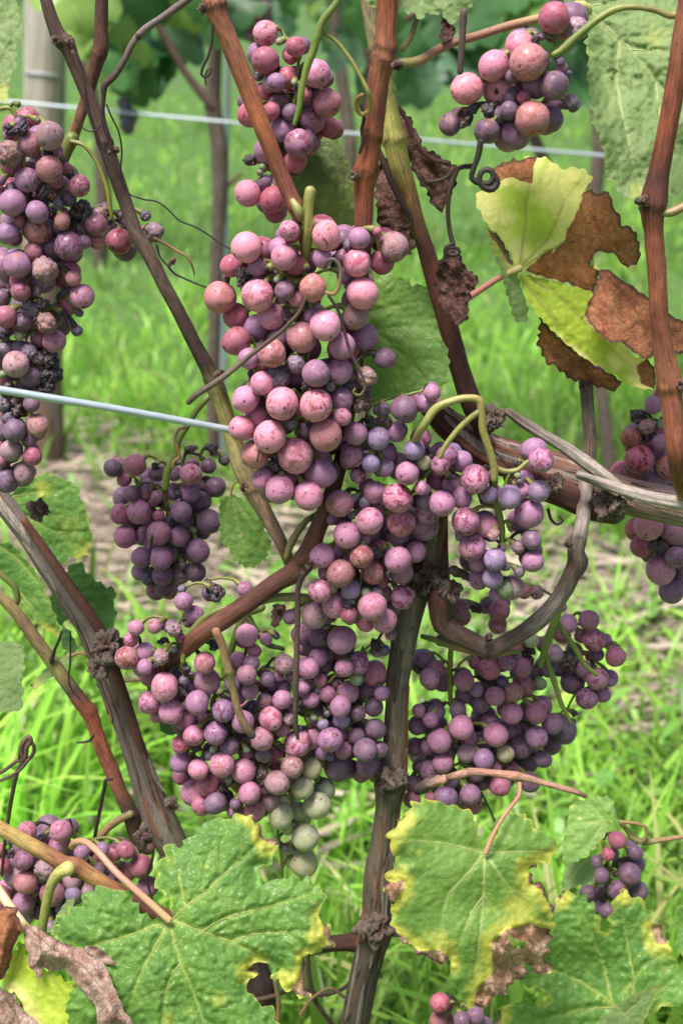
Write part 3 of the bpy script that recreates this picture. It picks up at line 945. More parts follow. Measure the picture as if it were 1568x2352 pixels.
# canes
wood('cane', vine, 'D: 470 -60 56, 482 -20 56, 492 8 66, 500 34 62, 520 80 54, 560 180 53, 600 285 50, 635 375 47, 662 440 46, 678 475 46, 690 505 44 4, 702 560 38 10', .612, [RB2, DKR, OR, OR, OR, lin(176, 104, 68), RB, lin(150, 92, 74), TAN], M_CANE, 26)
mb_ = None
wood('cut_stub', vine, 'D: 672 462 18, 683 480 28 -2, 688 492 26 -2, 690 502 20', .602, [YG, OLV], M_STEM, 16)
wood('cane', vine, 'D: 890 -60 58, 888 0 58, 886 60 58, 884 108 64, 878 140 70, 870 180 60, 862 250 57, 853 320 56, 845 372 62, 840 400 70, 836 430 58, 835 480 53, 833 540 50, 830 620 46 10, 820 800 44 24, 795 980 42 24, 778 1080 42 14, 755 1150 46 2, 725 1225 50 0, 700 1285 66 0, 680 1310 62 0, 640 1335 54, 580 1378 54, 520 1420 54, 470 1452 56, 430 1485 50 6, 380 1530 40 14',
     .622, [RB, RB, lin(136, 72, 48), OR, RB, lin(156, 86, 56), RB, lin(134, 70, 50), RB2, RB2, RB2, lin(122, 74, 52), RB2, RB2, DKR, RB2, lin(112, 68, 50), DKR], M_CANE, 26)
wood('cane', vine, 'D: 832 -60 36, 842 0 40, 858 80 44, 876 160 46, 892 250 54, 905 320 66, 918 380 60, 938 440 48, 956 510 46, 975 565 48, 990 615 52, 1005 665 54, 1022 720 56, 1040 790 58, 1060 860 58, 1082 925 64, 1110 980 62 6', .648, [lin(130, 124, 92), lin(140, 128, 96), lin(146, 128, 100), lin(150, 138, 98), YG, lin(190, 180, 100), lin(150, 110, 66), DKR, lin(110, 62, 48), DKR, DKR, DK], M_CANE, 26)
wood('cane', vine, 'D: 1590 -60 58, 1574 30 58, 1560 120 56, 1543 230 56, 1527 320 55, 1512 400 60, 1503 450 74, 1498 480 70, 1500 530 56, 1507 620 55, 1513 720 54, 1522 800 58, 1535 870 70, 1540 910 62, 1545 970 56, 1552 1040 54, 1562 1090 60 10, 1575 1130 60 30', .600, [RB2, RB, RB, OR, RB, lin(142, 78, 54), DKR, RB, lin(156, 92, 66), RB, OR, lin(170, 100, 76), RB, RB, PK], M_CANE, 26)
wood('spur', vine, 'D: 1500 475 20, 1480 468 18, 1462 462 16', .600, [DK2, DK], M_TWIG, 12)
wood('leaf_stub', vine, 'D: 1520 490 20, 1540 488 26, 1562 478 26, 1600 455 24', .598, [OLV, TAN, PK], M_STEM, 14)
wood('cane', vine, 'D: 88 -60 32, 104 -8 34, 122 50 38, 140 88 44, 152 100 48, 164 128 42, 190 190 40, 222 270 40, 242 330 46, 262 390 42, 290 470 40, 318 545 44, 340 580 42, 375 650 40, 415 725 40, 455 805 42, 482 855 48, 496 890 54, 505 915 50, 520 960 46, 535 1010 48, 552 1060 54, 565 1090 58, 580 1125 50, 610 1180 44, 645 1245 38, 668 1300 34 8', .640, [lin(88, 64, 54), lin(84, 62, 54), lin(104, 78, 64), DK2, lin(96, 70, 60), lin(100, 78, 68), DK2, lin(120, 98, 88), lin(110, 88, 78), DK2, DK, lin(150, 138, 84), lin(170, 156, 104), lin(160, 132, 104), lin(166, 130, 106), PK], M_CANE, 22)
wood('twig', vine, 'D: 168 120 12, 180 150 11, 192 185 10, 200 235 9, 215 290 8, 235 335 8, 245 350 6', .628, [DK2, DK, DK], M_TWIG, 10)
wood('cane', vine, 'D: 236 -60 36, 234 0 36, 233 70 38, 232 112 46, 226 130 44, 212 180 36, 196 235 34, 180 280 33, 166 322 34 2', .660, [lin(120, 78, 58), lin(110, 70, 52), DK2, lin(96, 62, 50), lin(110, 70, 56), TAN], M_CANE, 20)
wood('leaf_stub', vine, 'D: 166 318 42, 158 335 40, 150 365 26, 145 400 14', .655, [GN, OLV], M_STEM, 14)
wood('twig', vine, 'D: 470 -50 16, 440 -8 17, 410 14 20, 370 42 17, 328 72 19, 305 100 17, 285 140 17, 262 175 18, 240 197 20, 238 225 12, 236 262 12, 246 305 12, 258 345 10', .618, [DK2, lin(110, 94, 88), lin(120, 106, 100), DK2, DK, DK], M_TWIG, 12)
wood('cane', vine, 'D: 1012 1372 56, 1011 1400 52, 1014 1428 48, 1034 1448 47, 1062 1462 44, 1095 1480 44, 1122 1491 44, 1146 1482 38, 1166 1472 36, 1217 1442 38, 1258 1404 37, 1288 1366 36, 1311 1322 40, 1325 1292 46, 1322 1266 38, 1330 1230 33, 1338 1190 32 4, 1342 1140 32 14, 1347 1080 31 20, 1354 1030 30 20, 1350 960 29 20, 1346 900 31 20, 1344 876 33 20', .636, [DKR, DK2, DK2, lin(104, 84, 74), GY2, lin(140, 126, 116), GY2, DK2, lin(150, 134, 124), lin(160, 142, 130), lin(150, 130, 120), lin(140, 116, 104), lin(130, 110, 100), DK2], M_CANE, 26, ridge(.20, 1.5, .2), thin=1.0)
wood('spur', vine, 'D: 1040 1310 30, 1060 1318 24, 1082 1330 20', .632, [DK2, DK], M_OLD, 14, ridge(.4, 2, 1))
knot(vine, 1024, 1362, 74, .634, 3)
wood('twig', vine, 'D: 1012 1790 16 10, 1050 1780 22, 1075 1774 26, 1130 1776 20, 1175 1782 28, 1190 1784 24, 1240 1796 18, 1290 1810 18, 1330 1822 16, 1345 1830 14 2', .632, [DK2, PK, lin(176, 124, 104), PK, PK, lin(150, 110, 90)], M_CANE, 14)
wood('twig', vine, 'D: 960 1812 34 8, 985 1802 30 4, 1020 1790 24', .636, [DK, GY2, PK], M_OLD, 18, ridge(.5, 2, 1))
wood('twig', vine, 'D: 1640 1910 12, 1568 1922 13, 1510 1930 15, 1480 1934 20, 1455 1926 18, 1440 1908 14, 1424 1888 14', .640, [TAN, TAN, OLV, OLV], M_CANE, 12)
wood('twig', vine, 'D: 1478 1930 12, 1484 1915 11, 1482 1900 10, 1462 1892 10, 1430 1888 10', .637, [OLV, TAN], M_CANE, 10)
wood('twig', vine, 'D: 696 1318 18, 686 1345 14, 684 1400 15, 681 1500 15, 679 1600 16, 681 1680 12, 684 1696 8', .598, [BLK, DK2, lin(104, 80, 72), DK2, lin(80, 62, 56)], M_TWIG, 12)
wood('twig', vine, 'D: 496 1450 26, 510 1480 24, 520 1520 23, 527 1545 27, 535 1580 22, 550 1640 23, 568 1675 26, 580 1690 20', .606, [lin(150, 110, 86), TAN, OLV, lin(150, 120, 86), lin(140, 112, 84), DK2], M_CANE, 14)
wood('twig', vine, 'D: 433 924 15, 450 908 16, 490 882 16, 540 845 15, 580 812 13, 625 778 12, 660 748 11, 690 712 10, 703 684 8', .574, [lin(80, 66, 58), lin(110, 92, 80), DK2, DK2], M_TWIG, 12)
wood('twig', vine, 'D: 862 330 12, 880 370 16, 900 420 18, 925 470 15, 942 500 13, 945 515 10, 930 522 9', .642, [DK2, DK, DK], M_TWIG, 10)
wood('twig', vine, 'D: 1064 28 20, 1062 70 18, 1060 110 18, 1056 165 16', .606, [lin(96, 76, 72), DK2], M_TWIG, 12)
wood('twig', vine, 'D: 925 112 18, 945 80 16, 955 50 14, 975 20 10', .628, [OLV, DK2], M_STEM, 12)
# green peduncles and their tendrils
wood('peduncle', vine, 'D: 800 -40 18, 770 10 20, 738 52 22, 728 85 28, 720 115 22, 706 150 21, 694 200 20, 684 260 16, 676 285 12', .602, [GN, GN, lin(120, 140, 60), lin(110, 128, 56)], M_STEM, 16)
wood('tendril', vine, 'D: 732 70 14, 760 85 13, 800 130 12, 830 180 12, 846 215 13, 852 240 12 4, 846 258 13 8, 828 262 14 10, 818 246 14 8, 820 228 14 6, 832 218 12 2', .604, [GN, YG, YG, lin(176, 160, 90), TAN], M_STEM, 12)
wood('tendril', vine, 'D: 828 240 8, 836 270 10, 830 300 9, 834 320 11, 826 350 9', .616, [BLK, DK, BLK], M_TWIG, 8)
wood('peduncle', vine, 'D: 1580 18 22, 1545 36 20, 1500 22 17, 1450 16 18, 1410 22 20, 1375 42 22, 1340 70 22, 1305 100 23, 1285 118 22, 1272 125 18', .606, [lin(160, 150, 80), OLV, lin(150, 152, 78), GN, lin(124, 132, 66)], M_STEM, 16)
wood('peduncle', vine, 'D: 712 438 30, 711 452 32, 710 475 23, 709 520 24 2, 706 560 26 6, 700 600 24 10, 694 660 22 14', .598, [YG, lin(180, 176, 100), OLV, OLV], M_STEM, 16)
wood('peduncle', vine, 'D: 948 1020 22 10, 975 975 23, 1000 938 24, 1035 922 22, 1070 914 20, 1098 918 22, 1105 945 22, 1108 985 22, 1122 1030 22, 1134 1075 22, 1135 1100 20', .604, [OLV, YG, lin(160, 150, 84), lin(150, 140, 76), lin(146, 140, 80)], M_STEM, 16)
wood('peduncle', vine, 'D: 1100 945 18, 1070 968 17, 1040 1000 16, 1018 1032 14, 1010 1050 12', .604, [OLV, YG, lin(146, 148, 76)], M_STEM, 12)
wood('peduncle', vine, 'D: 1134 1075 18, 1160 1082 16, 1185 1080 14, 1210 1060 10', .606, [OLV, YG], M_STEM, 10)
wood('peduncle', vine, 'D: 500 893 22 10, 475 915 20, 450 945 18, 425 985 19, 410 1010 20, 402 1050 22, 385 1085 22, 380 1120 20', .670, [lin(140, 140, 66), GN, lin(120, 134, 60), lin(112, 128, 58)], M_STEM, 16)
wood('tendril', vine, 'D: 435 980 7, 412 985 9, 402 1005 9, 408 1030 9, 412 1050 8, 400 1060 8, 398 1075 7', .660, [DK2, TAN, TAN], M_TWIG, 8)
wood('peduncle', vine, 'D: 740 1380 22 12, 690 1372 24, 640 1372 24, 590 1382 22, 545 1392 19, 500 1402 18, 462 1425 18, 438 1455 20, 425 1490 18, 420 1520 14', .626, [OLV, OLV, lin(140, 140, 66), GN, GN, lin(130, 146, 68)], M_STEM, 14)
wood('peduncle', vine, 'D: 600 1395 26, 565 1410 24, 545 1450 22, 530 1500 18, 520 1560 14', .640, [lin(100, 116, 54), lin(90, 108, 50)], M_STEM, 14)
wood('peduncle', vine, 'D: 566 1412 20, 590 1450 18, 615 1480 16, 650 1490 12', .640, [lin(90, 104, 50), lin(70, 80, 44)], M_STEM, 12)
wood('peduncle', vine, 'D: 735 1180 20 4, 705 1195 18, 685 1220 20, 668 1250 22, 658 1280 16', .632, [GN, OLV, lin(160, 140, 90), YG], M_STEM, 12)
wood('peduncle', vine, 'D: 970 1462 14 6, 1000 1470 18, 1030 1480 24, 1070 1490 26, 1110 1500 24, 1150 1500 18, 1190 1496 12', .650, [GN, GN, TAN, TAN, OLV, GN], M_STEM, 14)
wood('peduncle', vine, 'D: 1288 1385 20, 1276 1420 22, 1262 1455 24, 1248 1500 20, 1240 1530 14', .650, [lin(130, 136, 60), GN, lin(112, 126, 54)], M_STEM, 14)
wood('peduncle', vine, 'D: 1280 1430 14, 1300 1460 16, 1320 1490 16, 1345 1530 14, 1370 1550 12', .652, [GN, lin(112, 124, 54)], M_STEM, 12)
wood('peduncle', vine, 'D: 1250 1500 16, 1270 1560 16, 1290 1620 14, 1310 1660 10', .652, [GN, lin(112, 124, 54)], M_STEM, 12)
wood('peduncle', vine, 'D: 165 325 14 2, 190 332 12, 215 360 11, 235 400 12, 248 440 14, 254 480 12, 258 500 10', .645, [OLV, YG, lin(170, 166, 70), lin(140, 146, 64)], M_STEM, 12)
wood('tendril', vine, 'D: 488 55 8, 486 100 8, 478 130 8, 466 155 8, 463 172 7, 472 178 7, 484 166 6, 486 158 5, 478 160 5, 472 176 5, 474 195 4', .605, [DK, BLK, BLK], M_TWIG, 8)
wood('tendril', vine, 'D: 1103 325 16, 1098 355 16, 1086 390 14, 1082 408 15, 1100 420 16, 1126 418 16, 1133 402 16, 1124 390 16, 1108 392 15, 1100 408 15, 1108 428 18, 1128 434 20, 1142 420 16, 1136 404 14', .600, [BLK, BLK, lin(60, 52, 50), BLK], M_TWIG, 12)
wood('tendril', vine, 'D: 1085 382 14, 1060 384 12, 1040 395 12, 1020 410 10, 985 418 10', .640, [DK, DK2, DK2], M_TWIG, 8)
wood('tendril', vine, 'D: 1050 388 14, 1034 430 14, 1028 480 12, 1032 530 12, 1040 565 14, 1042 590 12', .636, [DK2, DK, DK2], M_TWIG, 10)
wood('tendril', vine, 'D: 1040 560 9, 1022 570 10, 1028 584 11, 1055 580 10, 1050 570 9, 1020 576 8, 1025 592 8', .628, [BLK, DK], M_TWIG, 8)
wood('tendril', vine, 'D: 1030 375 14, 990 365 12, 950 320 11, 930 270 11, 915 245 10', .648, [DK2, lin(110, 70, 56), DK], M_TWIG, 10)
wood('tendril', vine, 'D: 745 615 9, 750 600 10, 765 595 10, 778 608 10, 782 640 10, 775 665 10, 765 676 9, 750 672 9', .566, [DK, lin(110, 94, 88), lin(150, 110, 90), TAN], M_TWIG, 8)
wood('tendril', vine, 'D: 755 680 8, 775 710 8, 790 760 9, 805 810 8, 830 860 7, 838 890 6, 825 908 6, 810 900 5, 815 893 4', .566, [DK, DK, lin(84, 70, 70), DK2, OLV], M_TWIG, 8)
wood('tendril', vine, 'D: 300 448 4, 330 458 5, 360 463 5, 385 480 5, 410 505 5, 450 522 5, 480 540 5, 510 562 4, 530 572 4', .630, [BLK, BLK, BLK], M_TWIG, 6)
wood('tendril', vine, 'D: 245 240 5, 255 265 5, 272 300 5, 280 345 5, 278 390 5, 285 430 6, 300 448 5', .625, [DK, BLK, DK], M_TWIG, 6)
wood('tendril', vine, 'D: 175 275 4, 200 300 4, 215 302 4, 235 285 4', .622, [DK, BLK], M_TWIG, 6)
wood('tendril', vine, 'D: 355 548 10, 380 560 8, 410 578 7, 430 590 6, 444 618 5, 447 632 3', .630, [DK2, TAN, DK], M_TWIG, 8)
wood('tendril', vine, 'D: 360 562 6, 368 590 5, 385 610 5, 400 628 6, 425 640 5, 460 655 5, 480 662 4', .628, [BLK, BLK], M_TWIG, 6)
wood('tendril', vine, 'D: 388 612 8, 395 598 12, 402 592 10, 398 605 8', .627, [DK2, DK2], M_TWIG, 8)
wood('tendril', vine, 'D: 590 1005 5, 596 1012 5, 594 1040 4, 590 1060 4', .60, [DK, DK], M_TWIG, 6)
wood('tendril', vine, 'D: 345 1270 7, 350 1230 7, 342 1290 6', .66, [BLK, BLK], M_TWIG, 6)
wood('tendril', vine, 'D: 1258 1170 8, 1266 1195 8, 1280 1205 7, 1292 1196 5, 1282 1186 4', .62, [BLK, BLK], M_TWIG, 6)
wood('tendril', vine, 'D: 1110 1000 5, 1130 1030 5, 1155 1060 5, 1170 1080 4', .606, [BLK, BLK], M_TWIG, 6)
wood('tendril', vine, 'D: 1105 1820 6, 1120 1850 6, 1135 1885 5', .640, [DK, DK], M_TWIG, 6)

for i, (x, y, w_, Y) in enumerate(((466, 20, 22, .606), (912, 150, 26, .612), (812, 405, 26, .616), (1478, 462, 26, .594), (1566, 885, 26, .594), (128, 92, 22, .634), (508, 862, 30, .632), (160, 98, 26, .633), (262, 345, 26, .632), (712, 1300, 26, .612), (1304, 1250, 22, .630), (1122, 1466, 24, .628),
                                   (950, 330, 22, .640), (560, 1120, 26, .632), (318, 84, 16, .612), (1340, 884, 24, .652))):
    knot(vine, x, y, w_, Y, 30 + i, 'bud', DK, lin(120, 96, 80))

# ------------------------------------------------------------------ the neighbouring vine at the lower left
c1_, _ = at(410, 2000, .69)
vine2 = thing('grapevine', 'neighbour vine at the lower left with an old grey peeling cane', 'vine', (c1_[0][0], .70, 0), 'vines of the front row')
OC = 'D: -60 1050 54, -10 1128 56, 20 1170 60, 60 1225 56, 108 1300 54, 158 1375 54, 203 1440 58, 233 1500 76, 248 1550 66, 270 1620 58, 297 1690 62, 322 1760 70, 347 1830 80, 372 1890 92, 397 1940 86, 420 1990 80, 460 2080 76, 500 2200 80, 520 2400 84'
oc = wood('old_cane', vine2, OC, .665, [GY2, lin(124, 110, 100), lin(130, 116, 106), lin(122, 108, 98), lin(108, 94, 86), lin(116, 100, 92), lin(126, 110, 98), GY2, lin(92, 74, 64), DK2, DK2], M_OLD, 48, ridge(.14, 1.5, .05, 60), .0018)
strips(oc, OC, .665, 34, .004, [GY, GY2, lin(110, 84, 76), lin(130, 92, 76), lin(160, 146, 134)], 9, 1.04, .02, .07)
wood('cane', vine2, 'D: 56 1196 20 2, 104 1264 26 2, 154 1334 26 2, 202 1402 28 2, 238 1462 30 2, 266 1545 32 2, 292 1620 30 2, 316 1690 26 4, 334 1740 20 8', .655, [lin(110, 70, 58), lin(130, 86, 72), DKR, lin(110, 76, 64), lin(120, 84, 72)], M_OLD, 26, ridge(.12, 1.5, .06, 61))
for x, y, w_, k in ((245, 1490, 84, 7), (232, 1530, 60, 8), (395, 1850, 34, 9), (330, 1925, 50, 10), (90, 1170, 50, 11)):
    knot(oc, x, y, w_, .640, k)
wood('spur', oc, 'D: 255 1500 60, 290 1505 56, 330 1510 40, 350 1512 24 4', .655, [DK2, lin(120, 92, 78), DK2], M_OLD, 28, ridge(.4, 1.8, .6, 81))
wood('cane', vine2, 'D: -40 1340 30, 10 1378 32, 40 1410 34, 80 1465 38, 120 1520 40, 160 1575 42, 185 1610 48, 205 1635 46, 222 1680 40, 242 1735 42, 258 1770 44, 275 1815 40, 292 1850 44, 302 1872 50, 312 1910 48, 325 1940 46, 342 1948 40', .672, [OLV, lin(150, 130, 84), lin(130, 104, 76), lin(136, 116, 80), lin(150, 140, 84), DK2, lin(160, 90, 66), lin(176, 100, 76), lin(150, 88, 70), lin(160, 100, 80), DK2, DK2, lin(120, 90, 80)], M_CANE, 22)
wood('twig', vine2, 'D: -30 1290 20, 15 1330 18, 32 1345 18, 40 1370 20, 28 1400 24', .690, [OLV, GN, OLV], M_STEM, 12)
wood('twig', vine2, 'D: 300 1870 24, 270 1885 22, 245 1905 22, 225 1930 20, 215 1960 20', .668, [OLV, TAN, OLV], M_STEM, 14)
wood('twig', vine2, 'D: 258 1790 8, 246 1790 10, 240 1810 10, 232 1850 10, 222 1900 10, 210 1960 9, 195 2000 8', .655, [BLK, DK, DK], M_TWIG, 8)
wood('tendril', vine2, 'D: 215 1690 8, 208 1700 7, 190 1705 6, 178 1706 4', .665, [BLK, BLK], M_TWIG, 6)
wood('tendril', vine2, 'D: 162 1450 5, 162 1520 5, 160 1570 5, 172 1595 5, 185 1605 4', .660, [BLK, DK], M_TWIG, 6)
wood('tendril', vine2, 'D: 118 1520 12, 125 1495 9, 138 1465 7, 142 1450 5', .668, [BLK, BLK], M_TWIG, 8)
wood('petiole', vine2, 'D: 350 1560 9, 300 1563 10, 260 1568 9', .69, [PK, PK], M_STEM, 8)
wood('petiole', vine2, 'D: 160 1508 9 4, 190 1500 9, 210 1512 9', .675, [lin(190, 150, 100), TAN], M_STEM, 8)
wood('cane', vine2, 'D: -60 1868 40, 0 1902 42, 60 1935 43, 110 1962 45, 150 1985 48, 175 1992 56, 200 2005 46, 250 2035 44, 310 2070 44, 370 2100 44, 430 2130 42', .620, [lin(170, 110, 84), lin(176, 140, 86), lin(180, 156, 92), lin(160, 116, 76), lin(150, 96, 74), lin(170, 130, 80), lin(130, 76, 62), DKR, lin(110, 66, 54), DKR], M_CANE, 24)
wood('peduncle', vine2, 'D: 158 1995 42, 140 2003 34, 122 2025 30, 112 2055 28, 104 2090 26, 98 2130 26, 92 2180 22', .600, [lin(186, 180, 104), YG, lin(150, 150, 80), lin(140, 138, 74), lin(130, 140, 66)], M_STEM, 18)
# knotted tendril
wood('tendril', vine2, 'D: 5 2010 8, 10 1950 9, 20 1880 10, 30 1820 11, 42 1770 11, 54 1745 12', .640, [DK, lin(80, 56, 50), DK2], M_TWIG, 8)
wood('tendril', vine2, 'D: -20 1785 9, 10 1770 9, 40 1748 10, 58 1740 12, 62 1715 14, 72 1700 12, 68 1692 12, 54 1705 13, 50 1730 13, 60 1745 12, 78 1728 10, 74 1706 10, 58 1700 10, 48 1720 10, 46 1742 10', .634, [DK2, DK2, lin(110, 84, 74), DK2, DK], M_TWIG, 8)
wood('tendril', vine2, 'D: -20 1800 8, 20 1785 8, 50 1765 9, 66 1745 9', .630, [DK2, DK2], M_TWIG, 8)
wood('tendril', vine2, 'D: 352 1950 7, 350 1975 8, 340 2000 7, 342 2040 6, 350 2065 5', .640, [BLK, DK], M_TWIG, 8)

# bare trellis wire in front
wa, _ = at(-300, 842, .560); wb, _ = at(0, 895, .572); wc, _ = at(260, 938, .588); wd_, _ = at(530, 988, .612); we, _ = at(900, 1056, .66)
mb = MB(); mb.tube([wa[0], wb[0], wc[0], wd_[0], we[0]], np.full(5, .00165), [(.6, .65, .7)] * 2, 12, .01)
tag(mb.build('trellis_wire', M_WIRE), 'bare galvanised wire running in front of the far left bunch to the middle one', 'wire', 'trellis wires')

# ------------------------------------------------------------------ leaves
def seg_dist(P, segs):
    """distance of points to segments (n x 4), index of the nearest, position along it"""
    best = np.full(len(P), 1e9); bi = np.zeros(len(P), int); bt = np.zeros(len(P))
    for i in range(0, len(segs), 40):
        s = segs[i:i + 40]
        a = s[:, :2]; b = s[:, 2:4]; d = b - a
        L = np.maximum((d ** 2).sum(1), 1e-9)
        t = np.clip(((P[:, None, :] - a[None]) * d[None]).sum(2) / L, 0, 1)
        q = a[None] + t[..., None] * d[None] - P[:, None, :]
        dist = np.sqrt((q ** 2).sum(2))
        k = dist.argmin(1); m = dist[np.arange(len(P)), k]
        u = m < best
        best[u] = m[u]; bi[u] = k[u] + i; bt[u] = t[np.arange(len(P)), k][u]
    return best, bi, bt


def inside(P, poly):
    x, y = P[:, 0], P[:, 1]
    r = np.zeros(len(P), bool)
    j = len(poly) - 1
    for i in range(len(poly)):
        xi, yi = poly[i]; xj, yj = poly[j]
        c = ((yi > y) != (yj > y)) & (x < (xj - xi) * (y - yi) / (yj - yi + 1e-12) + xi)
        r ^= c
        j = i
    return r


def closed_segs(poly):
    return np.concatenate([poly, np.roll(poly, -1, 0)], 1)


def resample_closed(poly, step):
    q = np.concatenate([poly, poly[:1]])
    L = np.concatenate([[0], np.cumsum(np.hypot(*np.diff(q, axis=0).T))])
    n = max(8, int(L[-1] / step))
    t = np.linspace(0, L[-1], n, endpoint=False)
    return np.stack([np.interp(t, L, q[:, 0]), np.interp(t, L, q[:, 1])], 1), t


def blade(name, parent, mat, outline, Y0, gx=0.0, gy=-.00008, cur=0.0, centre=None, veins=(), dead=(), deadall=0.0, yedge=0, ystr=1.0, yspots=(), teeth=7, tper=30,
          grid=5.0, wave=.004, pucker=.0006, crumple=.003, curl=0.0, holes=(), vw=5.5, dfun=None, seed=1, sidev=True, tubes=True, rag=0.0, vmat=None):
    outline = np.asarray(outline, float)
    area = 0.5 * np.sum(outline[:, 0] * np.roll(outline[:, 1], -1) - np.roll(outline[:, 0], -1) * outline[:, 1])
    if area > 0:
        outline = outline[::-1]
    # soften the hand-drawn corners, then cut the teeth
    ol, t = resample_closed(outline, 4.0)
    for _ in range(2):
        ol = .5 * ol + .25 * (np.roll(ol, 1, 0) + np.roll(ol, -1, 0))
    tang = np.roll(ol, -1, 0) - np.roll(ol, 1, 0)
    nn = np.stack([tang[:, 1], -tang[:, 0]], 1); nn /= np.maximum(np.hypot(nn[:, 0], nn[:, 1]), 1e-9)[:, None]
    r = np.random.default_rng(seed)
    if not inside(ol[:1] - nn[:1] * 1.5, ol)[0]:
        nn = -nn
    ph = t / tper + .8 * fbm(np.stack([t / 90, t * 0], 1), 2, seed)
    saw = ph - np.floor(ph)
    saw = np.where(saw < .72, saw / .72, (1 - saw) / .28)
    ampl = teeth * (.6 + .8 * np.abs(vnoise(np.stack([np.floor(ph) * 1.37, ph * 0], 1), seed + 3)))
    off = ampl * (saw - .5) * 1.2
    if rag:
        off = off + rag * fbm(np.stack([t / 14, t * 0], 1), 3, seed + 9)
    ol = ol + nn * off[:, None]
    lo, hi = ol.min(0), ol.max(0)
    gxs, gys = np.meshgrid(np.arange(lo[0], hi[0], grid), np.arange(lo[1], hi[1], grid))
    G = np.stack([gxs.ravel(), gys.ravel()], 1)
    G += r.uniform(-.28, .28, G.shape) * grid
    G = G[inside(G, ol)]
    osegs = closed_segs(ol)
    ed, _, _ = seg_dist(G, osegs)
    G = G[ed > grid * .45]
    allp = np.concatenate([ol, G])
    vs, _, fs, _, _, _ = delaunay_2d_cdt([Vector((p[0], -p[1])) for p in allp], [], [list(range(len(ol)))[::1]], 1, 1e-4)
    V = np.array([(v[0], -v[1]) for v in vs])
    fs = [list(f) for f in fs]
    if holes:
        cen = np.array([V[f].mean(0) for f in fs])
        bad = np.zeros(len(fs), bool)
        for h in holes:
            bad |= inside(cen, h)
        fs = [f for f, b in zip(fs, bad) if not b]
    # winding towards the camera
    f0 = fs[0]; a, b, c = V[f0[0]], V[f0[1]], V[f0[2]]
    if (b[0] - a[0]) * -(c[1] - a[1]) + (b[1] - a[1]) * (c[0] - a[0]) < 0:
        fs = [f[::-1] for f in fs]
    ed, _, _ = seg_dist(V, osegs)
    # veins
    segs, ws = [], []
    for vl in veins:
        vl = np.asarray(vl, float)
        L = np.concatenate([[0], np.cumsum(np.hypot(*np.diff(vl, axis=0).T))])
        w = vw * (1 - .75 * L / L[-1])
        for i in range(len(vl) - 1):
            segs.append([*vl[i], *vl[i + 1]]); ws.append((w[i], w[i + 1]))
        if sidev:
            d0 = 38
            k = 0
            while d0 < L[-1] - 25:
                px = np.interp(d0, L, vl[:, 0]); py = np.interp(d0, L, vl[:, 1])
                j = min(np.searchsorted(L, d0), len(vl) - 1)
                dv = vl[j] - vl[j - 1]; dv = dv / max(np.hypot(*dv), 1e-6)
                sg = 1 if k % 2 else -1
                ang = sg * math.radians(r.uniform(42, 58))
                ca, sa = math.cos(ang), math.sin(ang)
                dd = np.array([dv[0] * ca - dv[1] * sa, dv[0] * sa + dv[1] * ca])
                ln = min(.55 * (L[-1] - d0) + 30, 130)
                q0 = np.array([px, py])
                for s_ in range(4):
                    q1 = q0 + dd * ln / 4
                    segs.append([*q0, *q1]); ws.append((vw * .26 * (1 - s_ / 5), vw * .26 * (1 - (s_ + 1) / 5)))
                    q0 = q1
                    dd = dd + dv * .14; dd /= np.hypot(*dd)
                d0 += r.uniform(24, 36); k += 1
    ve = np.zeros(len(V))
    vridge = np.zeros(len(V))
    if segs:
        segs = np.array(segs); ws = np.array(ws)
        d, bi, bt = seg_dist(V, segs)
        w = ws[bi, 0] * (1 - bt) + ws[bi, 1] * bt
        ve = smooth(w * .75 + 2.2, w * .25, d) * np.clip(w / 4.5, .22, 1)
        vridge = np.exp(-(d / (w * 1.5 + 5)) ** 2) * np.clip(w / 4, .3, 1)
    # withered and yellow parts
    dr = np.full(len(V), float(deadall))
    yl = np.zeros(len(V))
    if yedge:
        nz = fbm(V / 60, 3, seed + 20)
        yl = np.maximum(yl, ystr * smooth(yedge * (1 + 1.6 * nz), 0, ed) * smooth(-.30, .22, fbm(V / 110 + seed, 2, seed + 25)))
    for dp in dead:
        dp = np.asarray(dp, float)
        dd, _, _ = seg_dist(V, closed_segs(dp))
        sd = np.where(inside(V, dp), -dd, dd) + 7 * fbm(V / 22, 3, seed + 30)
        dr = np.maximum(dr, smooth(6, -6, sd))
        yl = np.maximum(yl, smooth(46 + 20 * fbm(V / 50, 2, seed + 31), 0, sd))
    for (sx, sy, sr, sv) in yspots:
        yl = np.maximum(yl, sv * smooth(sr, sr * .2, np.hypot(V[:, 0] - sx, V[:, 1] - sy) + sr * .35 * fbm(V / 35, 3, seed + 40)))
    cx, cy = centre if centre is not None else V.mean(0)

    def surf(Q, full=True, extra=None):
        x, y = Q[:, 0] - cx, Q[:, 1] - cy
        Y = Y0 + gx * x + gy * y + cur * (x * x + y * y)
        Y = Y + wave * fbm(Q / 150, 2, seed + 50)
        if dfun is not None:
            Y = Y + dfun(Q)
        return Y
    Y = surf(V)
    Y = Y + curl * smooth(38, 0, ed) ** 1.3
    Y = Y - pucker * 2.2 * (1 - vridge) * (.6 + .9 * np.abs(fbm(V / 19, 2, seed + 60))) * (1 - dr)
    Y = Y + dr * crumple * (1.3 * fbm(V @ np.array([[1, .4], [-.4, 1]]) / np.array([28, 75]), 3, seed + 70) + .35 * np.abs(fbm(V / 22, 2, seed + 71)))
    W, s = at(V[:, 0], V[:, 1], Y)
    o = mesh_obj(name, W, fs, mat, parent, attrs={'luv': np.concatenate([V / 100, np.full((len(V), 1), seed * .37)], 1), 'dry': dr, 'yel': yl, 'vein': ve, 'rim': smooth(15, 0, ed)})
